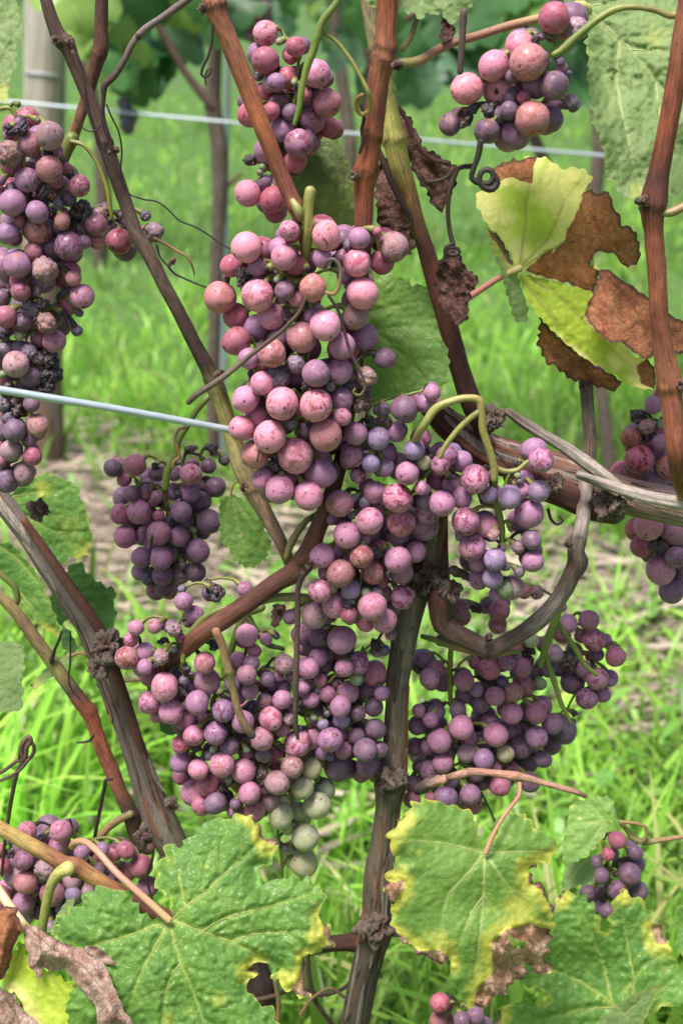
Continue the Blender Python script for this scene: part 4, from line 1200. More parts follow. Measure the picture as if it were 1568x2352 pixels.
    if tubes and veins is not None:
        for vl in veins:
            vl = np.asarray(vl, float)
            L = np.concatenate([[0], np.cumsum(np.hypot(*np.diff(vl, axis=0).T))])
            n = max(5, int(L[-1] / 10))
            tt = np.linspace(0, L[-1], n)
            q = np.stack([np.interp(tt, L, vl[:, 0]), np.interp(tt, L, vl[:, 1])], 1)
            k = inside(q, ol)
            q = q[:max(3, int(k.sum()))]
            dd, _, _ = seg_dist(q, osegs)
            ww = vw * .36 * (1 - .8 * np.linspace(0, 1, len(q)))
            p, sc = at(q[:, 0], q[:, 1], surf(q) + curl * smooth(38, 0, dd) ** 1.3 - .0002)
            mb = MB()
            mb.tube(p, ww * .5 * sc, [VEINC[vmat or 'g'], VEINC[vmat or 'g']], 6, .003)
            mb.build('vein', M_STEM, o)
    return o, surf


VEINC = {'g': lin(168, 178, 96), 'p': lin(176, 186, 128), 'y': lin(190, 180, 110), 'b': lin(84, 50, 36), 'd': lin(84, 88, 50)}
LG = mat_leaf('leaf_green', (.10, .225, .042), (.155, .30, .055), (.56, .54, .085), (.42, .23, .13), (.50, .34, .23), lin(170, 186, 96), .28, .36, .5)
LG2 = mat_leaf('leaf_dull_green', (.13, .25, .045), (.19, .33, .06), (.60, .56, .09), (.40, .20, .12), (.56, .38, .26), lin(176, 190, 110), .30, .44, .4)
LU = mat_leaf('leaf_underside', (.24, .33, .13), (.18, .28, .09), (.50, .50, .12), (.30, .14, .07), (.40, .25, .14), lin(184, 190, 128), .35, .6, .4, 1.5)
LD = mat_leaf('leaf_dark_green', (.045, .125, .035), (.075, .17, .04), (.32, .36, .05), (.30, .14, .07), (.40, .25, .14), lin(128, 150, 80), .30, .42, .5)
LO = mat_leaf('leaf_olive', (.12, .155, .05), (.18, .23, .065), (.42, .44, .10), (.06, .04, .03), (.12, .10, .06), lin(70, 76, 44), .25, .55, .5, 1.0)
LY = mat_leaf('leaf_yellow', (.46, .58, .05), (.56, .66, .07), (.90, .80, .30), (.36, .125, .045), (.46, .20, .085), lin(178, 168, 84), .45, .45, .35, .8)
LB = mat_leaf('leaf_withered', (.2, .2, .04), (.2, .2, .04), (.5, .5, .1), (.34, .19, .135), (.54, .38, .31), lin(120, 70, 50), .18, .6, .5, 1.2, .3)
LR = mat_leaf('leaf_rust', (.2, .2, .04), (.2, .2, .04), (.5, .5, .1), (.25, .085, .038), (.42, .175, .08), lin(90, 50, 36), .18, .6, .4, 1.5)
LX = mat_leaf('leaf_dry_dark', (.2, .2, .04), (.2, .2, .04), (.5, .5, .1), (.085, .036, .028), (.17, .08, .058), lin(60, 34, 28), .10, .65, .9, 1.2)

GL = 'leaves of the vine'


def leaf(label, Y0, outline, mat, centre=None, group=GL, petiole=None, pcol=None, **k):
    ol = pts(outline)
    c = pts(centre)[0] if centre else ol.mean(0)
    p0, _ = at(c[0], c[1], Y0)
    root = thing('vine_leaf', label, 'leaf', p0[0], group)
    vn = [pts(v) for v in k.pop('veins', [])]
    dd = [pts(v) for v in k.pop('dead', [])]
    hh = [pts(v) for v in k.pop('holes', [])]
    o, surf = blade('blade', root, mat, ol, Y0, centre=c, veins=vn, dead=dd, holes=hh, **k)
    if petiole:
        w = wpts(petiole)
        Yp = np.full(len(w), Y0)
        Yp = surf(w[-1:, :2])[0] + w[:, 3] - .001
        p, s = at(w[:, 0], w[:, 1], Yp)
        mb = MB()
        mb.tube(p, w[:, 2] / 2 * s, [lin(*q) for q in (pcol or [(170, 110, 90), (190, 150, 110)])], 12, .003)
        mb.build('petiole', M_STEM, root)
    return root, surf


# big blistered leaf at the bottom left
leaf('biggest lobed green leaf with blistered skin covering the bottom left', .560,
     'M: 775 480, 795 440, 790 395, 750 370, 718 345, 706 310, 722 265, 716 225, 750 190, 760 160, 800 135, 840 152, 880 90, 920 70, 932 40, 975 15, 1010 40, 1060 12, 1125 5, 1180 50, 1200 100, 1278 140, 1260 200, 1200 250, 1165 290, 1165 325, 1240 320, 1310 290, 1350 300, 1405 300, 1425 328, 1490 360, 1470 420, 1452 465, 1500 520, 1535 590, 1500 620, 1440 655, 1385 668, 1390 720, 1400 790, 1420 860, 1370 840, 1290 800, 1245 745, 1270 715, 1230 690, 1180 690, 1140 715, 1200 740, 1140 750, 1128 790, 1145 835, 1200 870, 1240 895, 1268 940, 1268 1010, 1150 1080, 1000 1130, 850 1160, 700 1140, 600 1090, 520 1010, 400 990, 312 970, 316 915, 303 880, 325 830, 352 800, 420 700, 380 620, 300 600, 240 560, 245 510, 280 470, 340 430, 380 405, 380 370, 430 348, 490 335, 540 342, 580 340, 610 370, 625 430, 680 475, 740 490',
     LG, 'M: 775 493', veins=['M: 765 505, 690 522, 600 560, 480 590, 400 610', 'M: 768 510, 730 580, 680 665, 640 750, 610 830, 580 930', 'M: 782 510, 800 600, 828 690, 870 790, 905 870, 935 966, 950 1040', 'M: 795 500, 850 515, 925 545, 1060 590, 1150 640, 1250 690, 1330 740',
                                   'M: 790 488, 850 430, 950 355, 1070 240, 1130 190, 1200 120', 'M: 925 545, 980 505, 1060 470, 1230 430, 1440 365', 'M: 1060 590, 1150 555, 1280 545, 1400 542', 'M: 828 690, 790 730, 760 820, 745 960', 'M: 850 430, 835 370, 820 290, 830 220'],
     dead=['M: 1125 0, 1190 40, 1210 95, 1285 140, 1230 145, 1190 110, 1185 60', 'M: 1470 470, 1540 590, 1510 620, 1480 560', 'M: 1385 668, 1410 660, 1425 870, 1330 820, 1370 760', 'M: 1440 650, 1500 615, 1520 640, 1420 700', 'M: 1130 720, 1180 690, 1200 740'],
     yedge=6, ystr=.65, yspots=[conv('M', 1010, 860) + (30, .5), conv('M', 870, 910) + (20, .4), conv('M', 770, 220) + (40, .4), conv('M', 1280, 770) + (44, 1), conv('M', 1470, 560) + (46, .9), conv('M', 760, 950) + (40, .5)],
     gy=-.00010, cur=3e-8, teeth=13, tper=48, grid=4.6, wave=.005, pucker=.0009, vw=8, seed=3, curl=.003,
     petiole='M: 330 155 30 34, 345 135 32 30, 385 132 32 26, 440 170 32 18, 520 260 32 10, 600 335 32 5, 690 415 34 2, 772 490 36 0', pcol=[(176, 140, 90), (196, 140, 118), (190, 138, 116), (200, 170, 120)])

leaf('half withered green leaf with yellow rims and papery brown lower lobe beside the trunk', .560,
     'N: 655 185, 645 130; L: 440 1080, 405 960, 385 880, 330 838, 262 830, 192 793, 120 798, 95 786, 28 808, 0 870, -50 900; N: 280 20, 245 60, 215 100, 210 140, 250 190, 275 215, 215 270, 200 305, 205 380, 240 420, 232 470, 240 540, 290 590, 340 630, 410 680, 460 692, 500 670, 510 690, 495 720, 490 755, 515 790, 530 830, 575 885, 640 895, 700 860, 740 820, 778 830, 765 790, 800 770, 860 745, 855 705, 900 735, 970 720, 965 680, 938 670, 965 560, 975 490, 962 400, 940 350, 905 320, 868 300, 872 250, 970 215, 992 175, 965 108, 920 92, 875 48, 845 10; L: 680 900, 660 875, 570 868, 545 890, 520 940, 500 1000, 480 1060, 465 1090',
     LG2, 'N: 660 188', veins=['N: 655 190, 600 170, 500 145, 400 128, 250 125', 'N: 652 195, 590 270, 495 370, 465 470, 470 560', 'N: 660 200, 658 300, 655 380, 645 500, 630 640, 610 780, 590 860', 'N: 668 195, 720 270, 760 330, 805 385, 870 470', 'N: 672 188, 740 182, 850 178, 960 180', 'N: 655 380, 700 430, 740 490, 790 600', 'N: 655 380, 600 450, 560 560, 520 650'],
     dead=['N: 690 590, 760 535, 880 512, 980 545, 990 560, 950 670, 985 725, 860 760, 790 840, 660 910, 600 885, 620 820, 690 735', 'N: 190 308, 285 312, 290 345, 245 425, 200 390', 'N: 240 545, 290 575, 360 630, 440 630, 490 660, 495 700, 400 705, 300 640', 'N: 195 120, 232 120, 225 165, 200 150', 'N: 865 240, 975 212, 975 230, 900 250, 905 300, 980 400, 985 480, 950 420, 920 350, 862 320', 'N: 245 0, 290 20, 245 65, 230 50'],
     yedge=10, ystr=.85, yspots=[conv('N', 450, 600) + (60, .7), conv('N', 820, 450) + (80, .7), conv('N', 640, 740) + (55, .7), conv('N', 280, 260) + (30, .6), conv('N', 360, 180) + (16, .5)],
     gy=-.00006, gx=.00004, cur=2e-8, teeth=11, tper=42, grid=4.6, wave=.006, pucker=.0004, crumple=.006, vw=6, seed=5, curl=.003, holes=['N: 772 558, 800 580, 850 590, 835 625, 790 610, 775 590', 'N: 828 680, 870 700, 900 730, 862 722, 840 705'],
     petiole='L: 640 700 26 18, 640 760 24 14, 590 830 22 8, 540 900 22 4, 490 990 26 1, 450 1090 34 0', pcol=[(160, 120, 90), (176, 120, 100), (190, 130, 110), (200, 160, 120)], vmat='p')

leaf('dark veined green leaf in the lower right corner with small rusty tips', .600,
     'N: 700 960, 725 905, 780 868, 850 852, 920 880, 950 862, 945 825, 880 795, 810 775, 760 760, 780 700, 900 640, 968 560, 972 480, 990 400, 1005 362, 1060 372, 1120 372, 1128 410, 1150 400, 1178 470, 1195 535, 1218 560, 1232 490, 1240 420, 1272 362, 1305 352, 1332 382, 1382 395, 1400 440, 1424 470, 1432 515, 1475 515, 1492 600, 1525 632, 1532 690, 1575 730, 1580 870, 1500 892, 1425 905, 1370 985, 1150 1030, 900 1030, 720 1010',
     LG, 'N: 1255 880', veins=['N: 1255 882, 1200 840, 1100 775, 1000 730, 880 700', 'N: 1240 865, 1225 800, 1205 700, 1150 560, 1090 420', 'N: 1340 830, 1340 760, 1320 640, 1290 480, 1290 400', 'N: 1290 830, 1400 690, 1490 640', 'N: 1250 890, 1100 900, 900 950'],
     dead=['N: 1428 520, 1475 510, 1495 600, 1440 600', 'N: 990 360, 1012 362, 1010 400, 995 410', 'N: 700 910, 735 905, 730 970, 700 970', 'N: 1260 372, 1300 352, 1290 375'],
     yedge=13, ystr=.6, yspots=[conv('N', 1480, 720) + (16, .5), conv('N', 1440, 570) + (40, .8)], gy=-.00008, cur=1e-8, teeth=11, tper=44, grid=4.8, wave=.008, pucker=.0009, vw=6, seed=7)

leaf('small pale green leaf edge curling up across the dark leaf at the bottom right corner', .585,
     'N: 1165 985, 1200 930, 1262 882, 1330 832, 1400 805, 1492 782, 1450 830, 1420 890, 1372 985, 1280 1010', LU, 'N: 1330 900', veins=['N: 1262 885, 1310 945, 1360 1000', 'N: 1300 930, 1360 870, 1440 810'],
     yedge=10, ystr=.7, gy=-.00002, teeth=3, tper=50, grid=5, wave=.002, pucker=.0004, vw=5, seed=9)

# folded leaf at the right
r_, s_ = leaf('small green leaf folded like a tent near the lower right edge', .625,
     'S: 952 462, 1010 480, 1028 420, 1020 385, 985 400, 965 400, 1025 350, 1020 290, 960 268, 880 265, 800 290, 700 315, 680 350, 660 480, 630 560, 622 700, 632 820, 650 830, 660 800, 720 780, 800 740, 870 680, 930 600, 990 540, 1012 490', LG2, 'S: 950 465',
     veins=['S: 948 468, 850 475, 760 480, 670 500', 'S: 948 475, 880 580, 800 660, 690 760', 'S: 945 455, 905 410, 860 340'], yedge=9, ystr=.6, yspots=[conv('S', 690, 340) + (14, .8), conv('S', 756, 445) + (8, 1)], gy=-.00012, gx=-.00003, teeth=6, tper=26, grid=4.5, wave=.003, pucker=.0005, vw=4, seed=11)
blade('folded_lobe', r_, LU, pts('S: 632 860, 660 790, 740 775, 830 735, 850 760, 872 830, 880 900, 865 950, 790 965, 740 975, 690 990, 640 1010, 622 1020, 640 930'), .628, gy=-.00012, centre=conv('S', 740, 860), veins=[pts('S: 830 750, 720 870, 630 1005')], yedge=8, ystr=.6, teeth=5, tper=26, grid=4.5, wave=.002, pucker=.0004, vw=3.5, seed=12)

# yellow and brown leaf at the upper right: one thing, several lobes
r_, s_ = leaf('yellow leaf with scorched rust brown lobes at the upper right', .640,
     'C: 500 1587, 440 1500, 345 1405, 300 1330, 268 1250, 275 1210, 340 1180, 395 1130, 375 1070, 415 1020, 470 1020, 500 980, 520 1005, 580 985, 690 978, 770 1020, 805 1060, 885 1042, 960 1062, 1000 1110, 990 1150, 930 1190, 985 1180, 1010 1210, 1050 1205, 1110 1195, 1125 1280, 1155 1320, 1190 1410, 1240 1415, 1280 1470, 1300 1560; F: 1320 180, 1310 210, 1270 240, 1240 230, 1215 190, 1180 145, 1090 125, 1045 170, 1040 215, 1085 190, 1095 225, 1085 300, 1060 370, 980 340, 900 310, 690 260, 640 225, 610 190, 590 120, 530 40',
     LY, 'F: 640 225', veins=['F: 640 225, 655 100, 680 -60; C: 580 1300, 610 1150, 650 1000', 'F: 660 215, 760 150, 860 100, 960 50, 1100 40, 1200 20', 'F: 650 210, 800 60; C: 770 1400, 830 1240, 950 1110', 'F: 670 240, 780 280, 900 312, 1050 350'],
     dead=['C: 400 1130, 360 1060, 500 970, 560 1000, 660 970, 630 1040, 620 1140, 500 1110', 'C: 740 1600, 820 1500, 860 1400, 920 1300, 950 1200, 1000 1170, 1120 1180, 1340 1500; F: 1340 200, 1200 240, 1100 130, 1060 220, 1110 240, 1070 380, 900 320, 670 240, 760 150, 830 110'],
     yedge=70, ystr=1.0, yspots=[conv('C', 850, 1200) + (120, 1.0)], gy=-.00015, gx=.00002, cur=1.2e-7, teeth=6, tper=34, grid=4.6, wave=.006, pucker=.0005, crumple=.004, vw=7, seed=13, curl=.003,
     petiole='F: 330 405 40 6, 430 340 38 4, 540 270 38 2, 640 225 44 0', pcol=[(200, 140, 120), (206, 130, 122), (196, 140, 116), (190, 180, 110)], vmat='y')
cF = conv('F', 640, 225)
blade('lower_lobe', r_, LY, pts('F: 640 260, 690 262, 900 318, 1045 352, 1060 380, 1040 430, 1010 490, 1060 560, 1150 650, 1200 632, 1300 730, 1350 725, 1400 780, 1418 850, 1400 915, 1340 910, 1290 900, 1240 880, 1200 840, 1120 800, 1000 730, 900 650, 830 580, 760 505, 700 440, 650 340'), .645, gy=-.00004, gx=-.00001, centre=cF,
      veins=[pts('F: 640 262, 760 420, 860 560, 1000 700, 1200 850'), pts('F: 700 280, 860 380, 1000 520, 1180 700, 1350 850'), pts('F: 690 262, 800 290, 930 312, 1050 355')], dead=[pts('F: 1300 780, 1380 720, 1425 850, 1410 925, 1340 880')], yedge=18, ystr=.9,
      yspots=[conv('F', 1250, 700) + (70, 1), conv('F', 1330, 830) + (60, 1)], teeth=4, tper=40, grid=4.8, wave=.004, pucker=.0006, vw=6, seed=14, vmat='y')
blade('curled_lobe', r_, LR, pts('F: 1095 230, 1130 225, 1250 310, 1370 390, 1480 480, 1568 530, 1640 580, 1640 720, 1500 705, 1395 700, 1390 740, 1330 735, 1260 680, 1200 640, 1150 652, 1080 590, 1010 500, 1020 440, 1065 350, 1085 290'), .628, gy=-.00016, gx=.00003, centre=conv('F', 1200, 450), cur=4e-7, deadall=1, teeth=4, tper=30, grid=5,
      wave=.008, crumple=.003, vw=4, seed=15, veins=[pts('F: 1090 260, 1150 420, 1180 600'), pts('F: 1110 240, 1280 420, 1380 640')], vmat='b')
blade('scorched_margin', r_, LR, pts('F: 755 500, 830 585, 950 690, 1080 785, 1200 845, 1212 880, 1190 925, 1120 910, 1050 885, 1000 870, 930 860, 870 805, 830 775, 790 770, 765 700, 735 650, 750 600'), .648, gy=.00002, centre=conv('F', 950, 750), deadall=1, teeth=6, tper=28, grid=5, wave=.003, crumple=.004, vw=3, seed=16, veins=[pts('F: 760 520, 900 700, 1180 890')], vmat='b')
blade('rolled_lobe', r_, LU, pts('F: 470 60, 445 0, 500 20, 540 60, 590 170, 625 230, 640 300, 660 370, 690 460, 680 540, 610 525, 590 450, 560 350, 540 250, 510 190, 485 120'), .642, gx=.0001, gy=0, centre=conv('F', 570, 270), dead=[pts('F: 440 -10, 500 0, 560 100, 600 210, 570 180, 500 70')], teeth=4, tper=24, grid=4.6, wave=.004, crumple=.004, seed=17, veins=[pts('F: 625 230, 600 350, 630 500')], vw=4)

# large grey green leaf seen from below, upper right
leaf('large grey green leaf seen from underneath behind the right orange cane', .665,
     'C: 815 -300, 820 20, 870 100, 930 130, 975 220, 950 260, 970 330, 980 420, 965 460, 975 560, 1000 700, 990 780, 1030 800, 1040 880, 1065 930, 1080 1010, 1090 1130, 1125 1135, 1155 1190, 1210 1230, 1260 1240, 1330 1215, 1400 1230, 1470 1180, 1500 1225, 1545 1215, 1580 1170, 1700 1120, 1740 600, 1720 -300', LU, 'C: 960 40',
     veins=['C: 965 55, 1050 130, 1150 230, 1240 310, 1340 430, 1450 580, 1560 720, 1650 900', 'C: 1175 260, 1150 450, 1170 640, 1215 830, 1250 980, 1300 1200', 'C: 1240 310, 1360 320, 1500 330, 1640 340', 'C: 975 40, 1100 20, 1300 -10', 'C: 1400 520, 1410 650, 1440 820, 1500 960'],
     yedge=8, ystr=.5, yspots=[conv('C', 1380, 240) + (60, .6), conv('C', 1280, 1200) + (40, .6)], gy=-.00012, gx=.00003, teeth=6, tper=34, grid=5, wave=.010, pucker=.0012, vw=8, seed=19, curl=-.004, vmat='p',
     petiole='Q: 215 275 40 -36, 270 290 50 -38, 340 284 46 -36, 420 240 42 -30, 500 200 40 -24, 620 165 40 -18, 760 120 40 -14, 900 85 40 -10, 1020 50 44 -6, 1100 30 58 -2, 1125 40 50 0', pcol=[(132, 136, 70), (150, 118, 88), (150, 110, 88), (160, 118, 92), (196, 160, 116), (200, 190, 120)])

leaf('pale green leaf tips reaching in from the top edge between the two canes', .625,
     'B: 1100 -60, 1115 10, 1160 55, 1215 30, 1270 15, 1300 45, 1330 40, 1360 50, 1400 100, 1450 85, 1480 145, 1510 120, 1530 80, 1568 100; C: 35 100, 60 60, 70 110, 110 150, 160 140, 190 80, 245 75, 262 20, 270 -60', LU, 'B: 1500 -60', veins=['B: 1500 -60, 1490 140', 'B: 1440 -60, 1300 40', 'C: 60 -60, 130 130'], yedge=5, ystr=.4, gy=-.00005, teeth=5, tper=28, grid=4.6, wave=.005, pucker=.0007, vw=4, seed=21)

leaf('light green leaf with a yellow tip cut by the top left corner', .585,
     'A: -60 -60, 60 -60, 110 0, 140 65, 128 90, 150 170, 160 240, 150 280, 115 300, 112 420, 115 475, 80 490, 75 560, 50 660, 45 720, 20 700, 0 680, -60 640', LU, 'A: -60 200', veins=['A: -60 200, 60 150, 130 80', 'A: -60 250, 60 350, 110 460', 'A: -60 280, 0 450, 40 700'], yedge=6, ystr=.5, yspots=[conv('A', 30, 640) + (34, 1)], dead=['A: 35 680, 60 690, 45 730'], gx=.00003, teeth=5, tper=24, grid=4.8, wave=.004, pucker=.0007, vw=4, seed=22)

leaf('fresh green leaf peeping out right of the middle bunch', .655,
     'E: 1180 350, 1190 330, 1240 305, 1282 295, 1300 330, 1340 335, 1415 345, 1420 385, 1528 388, 1530 420, 1560 430; F: 110 320, 130 350, 185 400, 168 455, 212 490, 210 535, 255 600, 225 640, 246 770, 215 790, 240 860, 205 905, 150 950, 60 960, -50 990; E: 1450 1140, 1300 1150, 1250 1190, 1150 1200, 1050 1100, 950 900, 1000 700, 1100 500', LG2, 'E: 1120 720',
     veins=['E: 1130 710, 1350 680, 1568 690; F: 150 570', 'E: 1120 600, 1280 540, 1500 500', 'E: 1200 735, 1330 850, 1450 960, 1540 1060', 'E: 1020 880, 1060 1000, 1120 1190', 'F: 20 770, 90 840, 150 930'], yedge=4, ystr=.45, gy=-.00006, gx=-.00004, teeth=6, tper=28, grid=4.8, wave=.006, pucker=.0005, vw=4.5, seed=23, vmat='p')

leaf('dark olive leaf behind the small top bunch between the orange canes', .690,
     'B: 560 1150, 660 1040, 760 930, 830 925, 920 935, 945 1010, 970 1060, 1010 1130, 1040 1200, 1060 1330, 1070 1480, 1060 1620, 960 1640, 850 1600, 760 1500, 640 1350, 600 1250', LO, 'B: 960 1160', veins=['B: 960 1160, 840 1200, 720 1210, 600 1240', 'B: 965 1170, 920 1290, 850 1420, 800 1560', 'B: 970 1180, 960 1350, 1010 1540', 'B: 950 1130, 850 1080, 760 1000'], yspots=[conv('B', 880, 1400) + (90, .6)], gy=-.00004, teeth=4, tper=26, grid=5, wave=.006, pucker=.0006, vw=4.5, seed=24, tubes=False)

leaf('bright green leaf at the left above the old grey cane', .735,
     'G: 60 270, 130 200, 230 150, 300 105, 350 95, 356 130, 420 138, 490 175, 545 215, 550 270, 578 330, 610 380, 600 420, 630 520, 642 570, 605 650, 600 690, 560 700, 480 682, 430 732, 370 730, 300 640, 200 450', LG, 'G: 100 350', veins=['G: 80 275, 200 250, 340 240, 480 215', 'G: 160 425, 290 405, 420 400, 560 410', 'G: 200 430, 330 490, 450 550, 600 650', 'G: 400 520, 500 515, 610 520'], yedge=7, ystr=.7, yspots=[conv('G', 290, 225) + (34, .7), conv('G', 570, 680) + (22, 1), conv('G', 480, 480) + (50, .4), conv('G', 550, 620) + (50, .4)], dead=['G: 560 690, 610 660, 600 700'], gy=-.00005, gx=.00003, teeth=5, tper=30, grid=5, wave=.005, pucker=.0006, vw=4.5, seed=25)
leaf('bluish green lobed leaf behind the old grey cane above its knot', .760,
     'G: 460 770, 520 712, 575 740, 600 792, 660 845, 720 880, 800 908, 795 970, 770 1010, 812 1060, 780 1110, 792 1180, 825 1205, 740 1262, 600 1240, 480 1100, 420 1160, 330 1050, 325 960, 420 920', LD, 'G: 420 940', veins=['G: 420 940, 540 930, 660 925, 780 920', 'G: 560 990, 680 1020, 800 1030', 'G: 480 1000, 600 1100, 740 1230'], gy=-.00005, teeth=6, tper=30, grid=5.5, wave=.006, vw=4, seed=26)
leaf('long green leaf with a pale midrib at the left edge under the old grey cane', .745,
     'G: -60 600, 0 588, 60 590, 112 620, 250 790, 330 960, 380 1080, 420 1240, 395 1240, 340 1200, 280 1160, 230 1100, 150 1000, 60 830, -60 760', LG, 'G: 60 700', veins=['G: 0 620, 120 700, 250 850, 330 1000, 400 1200', 'G: 100 890, 200 1000, 330 1170'], yedge=6, ystr=.6, yspots=[conv('G', 330, 1220) + (40, .8)], gy=-.00004, teeth=5, tper=30, grid=5.5, wave=.005, vw=5, seed=27)
leaf('smooth grey green leaf cut off by the left edge below the old grey cane', .600,
     'G: -60 1275, 20 1265, 80 1260, 172 1290, 150 1330, 182 1345, 160 1385, 178 1425, 158 1480, 150 1560, 172 1600, 145 1650, 165 1700, 158 1730, 100 1748, 30 1748, -60 1740', LU, 'G: -60 1500', veins=['G: -60 1500, 60 1480, 170 1420', 'G: -60 1540, 60 1600, 160 1690'], gy=-.00006, teeth=3, tper=26, grid=5, wave=.004, pucker=.0003, vw=3, seed=28, tubes=False)
r_, s_ = leaf('narrow folded leaf with a dark rim just left of the knot on the grey cane', .690,
     'G: 205 1568, 240 1530, 300 1462, 360 1410, 430 1365, 470 1300, 495 1345, 500 1375, 470 1420, 435 1465, 400 1495, 350 1510, 300 1560, 245 1598', LU, 'G: 350 1460', veins=['G: 480 1340, 380 1430, 230 1570'], gy=-.0001, teeth=3, tper=22, grid=4.5, wave=.002, dead=['G: 200 1560, 250 1600, 260 1585, 215 1550'], vw=3.5, seed=29)
blade('folded_lobe', r_, LD, pts('G: 428 1150, 480 1190, 520 1270, 545 1310, 500 1350, 470 1330, 430 1320, 420 1250'), .700, centre=conv('G', 480, 1250), teeth=3, tper=22, grid=5, wave=.002, seed=30, veins=[pts('G: 490 1340, 450 1240, 430 1160')], vw=3)
leaf('speckled green leaf with a torn hole hanging by a hooked stalk above the centre', .690,
     'H: 112 300, 180 262, 240 268, 320 330, 360 360, 400 405, 420 490, 465 570, 470 590, 455 650, 425 690, 440 700, 415 720, 400 710, 360 755, 330 755, 300 762, 262 745, 240 710, 212 722, 195 680, 190 650, 120 580, 108 450', LG2, 'H: 190 262',
     veins=['H: 195 265, 230 400, 260 560, 320 740', 'H: 200 270, 280 380, 360 500, 440 620', 'H: 185 270, 150 400, 160 560'], gy=-.00005, teeth=6, tper=20, grid=4.4, wave=.005, vw=3.5, seed=31, holes=['H: 230 540, 265 522, 268 545, 242 560'],
     petiole='H: 285 160 14 -2, 250 165 15 0, 210 185 15 0, 190 262 15 0', pcol=[(170, 130, 80), (190, 160, 100)])
r_, s_ = leaf('yellowing leaf with a curled brown upper edge in the bottom left corner', .560,
     'M: 12 765, 40 690, 50 640, 78 625, 92 580, 112 600, 130 690, 220 720, 290 760, 350 800, 325 830, 305 880, 318 920, 310 980, 250 1020, 150 990, 105 900, 75 830, 20 805', LY, 'M: 90 600',
     veins=['M: 100 600, 75 680, 40 800', 'M: 220 715, 260 790, 310 860', 'M: 175 760, 172 860, 175 960'], yedge=44, ystr=.7, gy=-.00008, teeth=7, tper=26, grid=5, wave=.005, vw=5, seed=33, dead=['M: 60 810, 110 900, 140 980, 100 980, 70 900'],
     petiole='M: -30 320 46 22, 20 390 44 14, 70 460 40 6, 118 520 36 1', pcol=[(210, 180, 150), (216, 190, 140)])
blade('curled_lobe', r_, LB, pts('T: 200 655, 300 690, 380 750, 470 800, 560 830, 650 855, 720 900, 800 960, 850 1060, 900 1200, 950 1310, 960 1345, 1020 1390, 1030 1460, 760 1460, 745 1300, 700 1250, 600 1130, 540 1060, 490 1005, 460 1035, 440 1020, 400 1030, 335 990, 322 1080, 300 1090, 250 1010, 220 1000, 220 900, 185 790, 180 720'), .540, gy=-.00014, gx=-.00003, centre=conv('M', 330, 720), deadall=1, teeth=2, tper=30, grid=4.2, wave=.010, crumple=.0025, vw=4, seed=34, rag=2, veins=[pts('T: 210 680, 420 860, 640 980, 780 1150, 950 1400'), pts('T: 300 700, 330 980')], vmat='b', curl=.006)
blade('torn_flap', r_, LB, pts('M: 385 612, 415 605, 445 615, 490 650, 520 680, 546 690, 530 698, 480 695, 440 670, 400 640'), .548, gy=-.0001, centre=conv('M', 460, 650), deadall=1, teeth=2, tper=20, grid=4.4, wave=.003, crumple=.003, seed=35, rag=3)
leaf('crisp orange brown leaf scrap curled against the left edge at the bottom', .550,
     'M: -40 440, 0 432, 60 428, 85 432, 80 470, 110 530, 85 570, 65 610, 45 700, 15 760, -40 790', LR, 'M: 20 560', deadall=1, teeth=3, tper=26, grid=4.6, wave=.006, crumple=.0025, vw=4, seed=36, rag=1.5, veins=['M: 80 440, 40 560, 0 720'], vmat='b', curl=.006, gy=-.0001)
leaf('grey brown papery dead leaf filling the bottom left corner', .545,
     'M: -40 770, 0 790, 20 815, 70 830, 78 860, 105 905, 150 935, 190 975, 180 1010, -40 1010', LB, 'M: 40 900', deadall=.9, teeth=3, tper=26, grid=4.6, wave=.006, crumple=.003, vw=4, seed=37, rag=1.5, veins=['M: 0 800, 60 900, 120 1000'], vmat='b', gy=-.0001)
leaf('sliver of green leaf at the right edge above the dark corner leaf', .620,
     'N: 1540 430, 1600 420, 1640 640, 1600 700, 1560 650, 1530 620, 1535 560, 1522 500', LG, 'N: 1580 560', veins=['N: 1600 560, 1530 480'], yedge=6, ystr=.5, teeth=4, tper=30, grid=5, seed=38, tubes=False, dead=['N: 1540 690, 1600 680, 1600 740'])
leaf('dark green leaf scrap showing behind the grapes of the broad low bunch', .680,
     'G: 1000 1500, 1020 1480, 1060 1520, 1100 1700, 1150 1790, 1220 1860, 1230 1900, 1200 1905, 1130 1905, 1100 1860, 1080 1800, 1010 1600', LD, 'G: 1100 1700', teeth=4, tper=26, grid=5, seed=39, tubes=False)
leaf('thin green leaf edge standing behind the big blistered leaf at the lower left', .600,
     'T: 355 725, 400 680, 420 630, 450 580, 500 500, 530 465, 580 460, 580 510, 545 540, 540 580, 480 610, 430 650, 410 720, 370 740', LU, 'T: 450 600', teeth=3, tper=20, grid=4.4, seed=40, tubes=False, gy=-.0001)
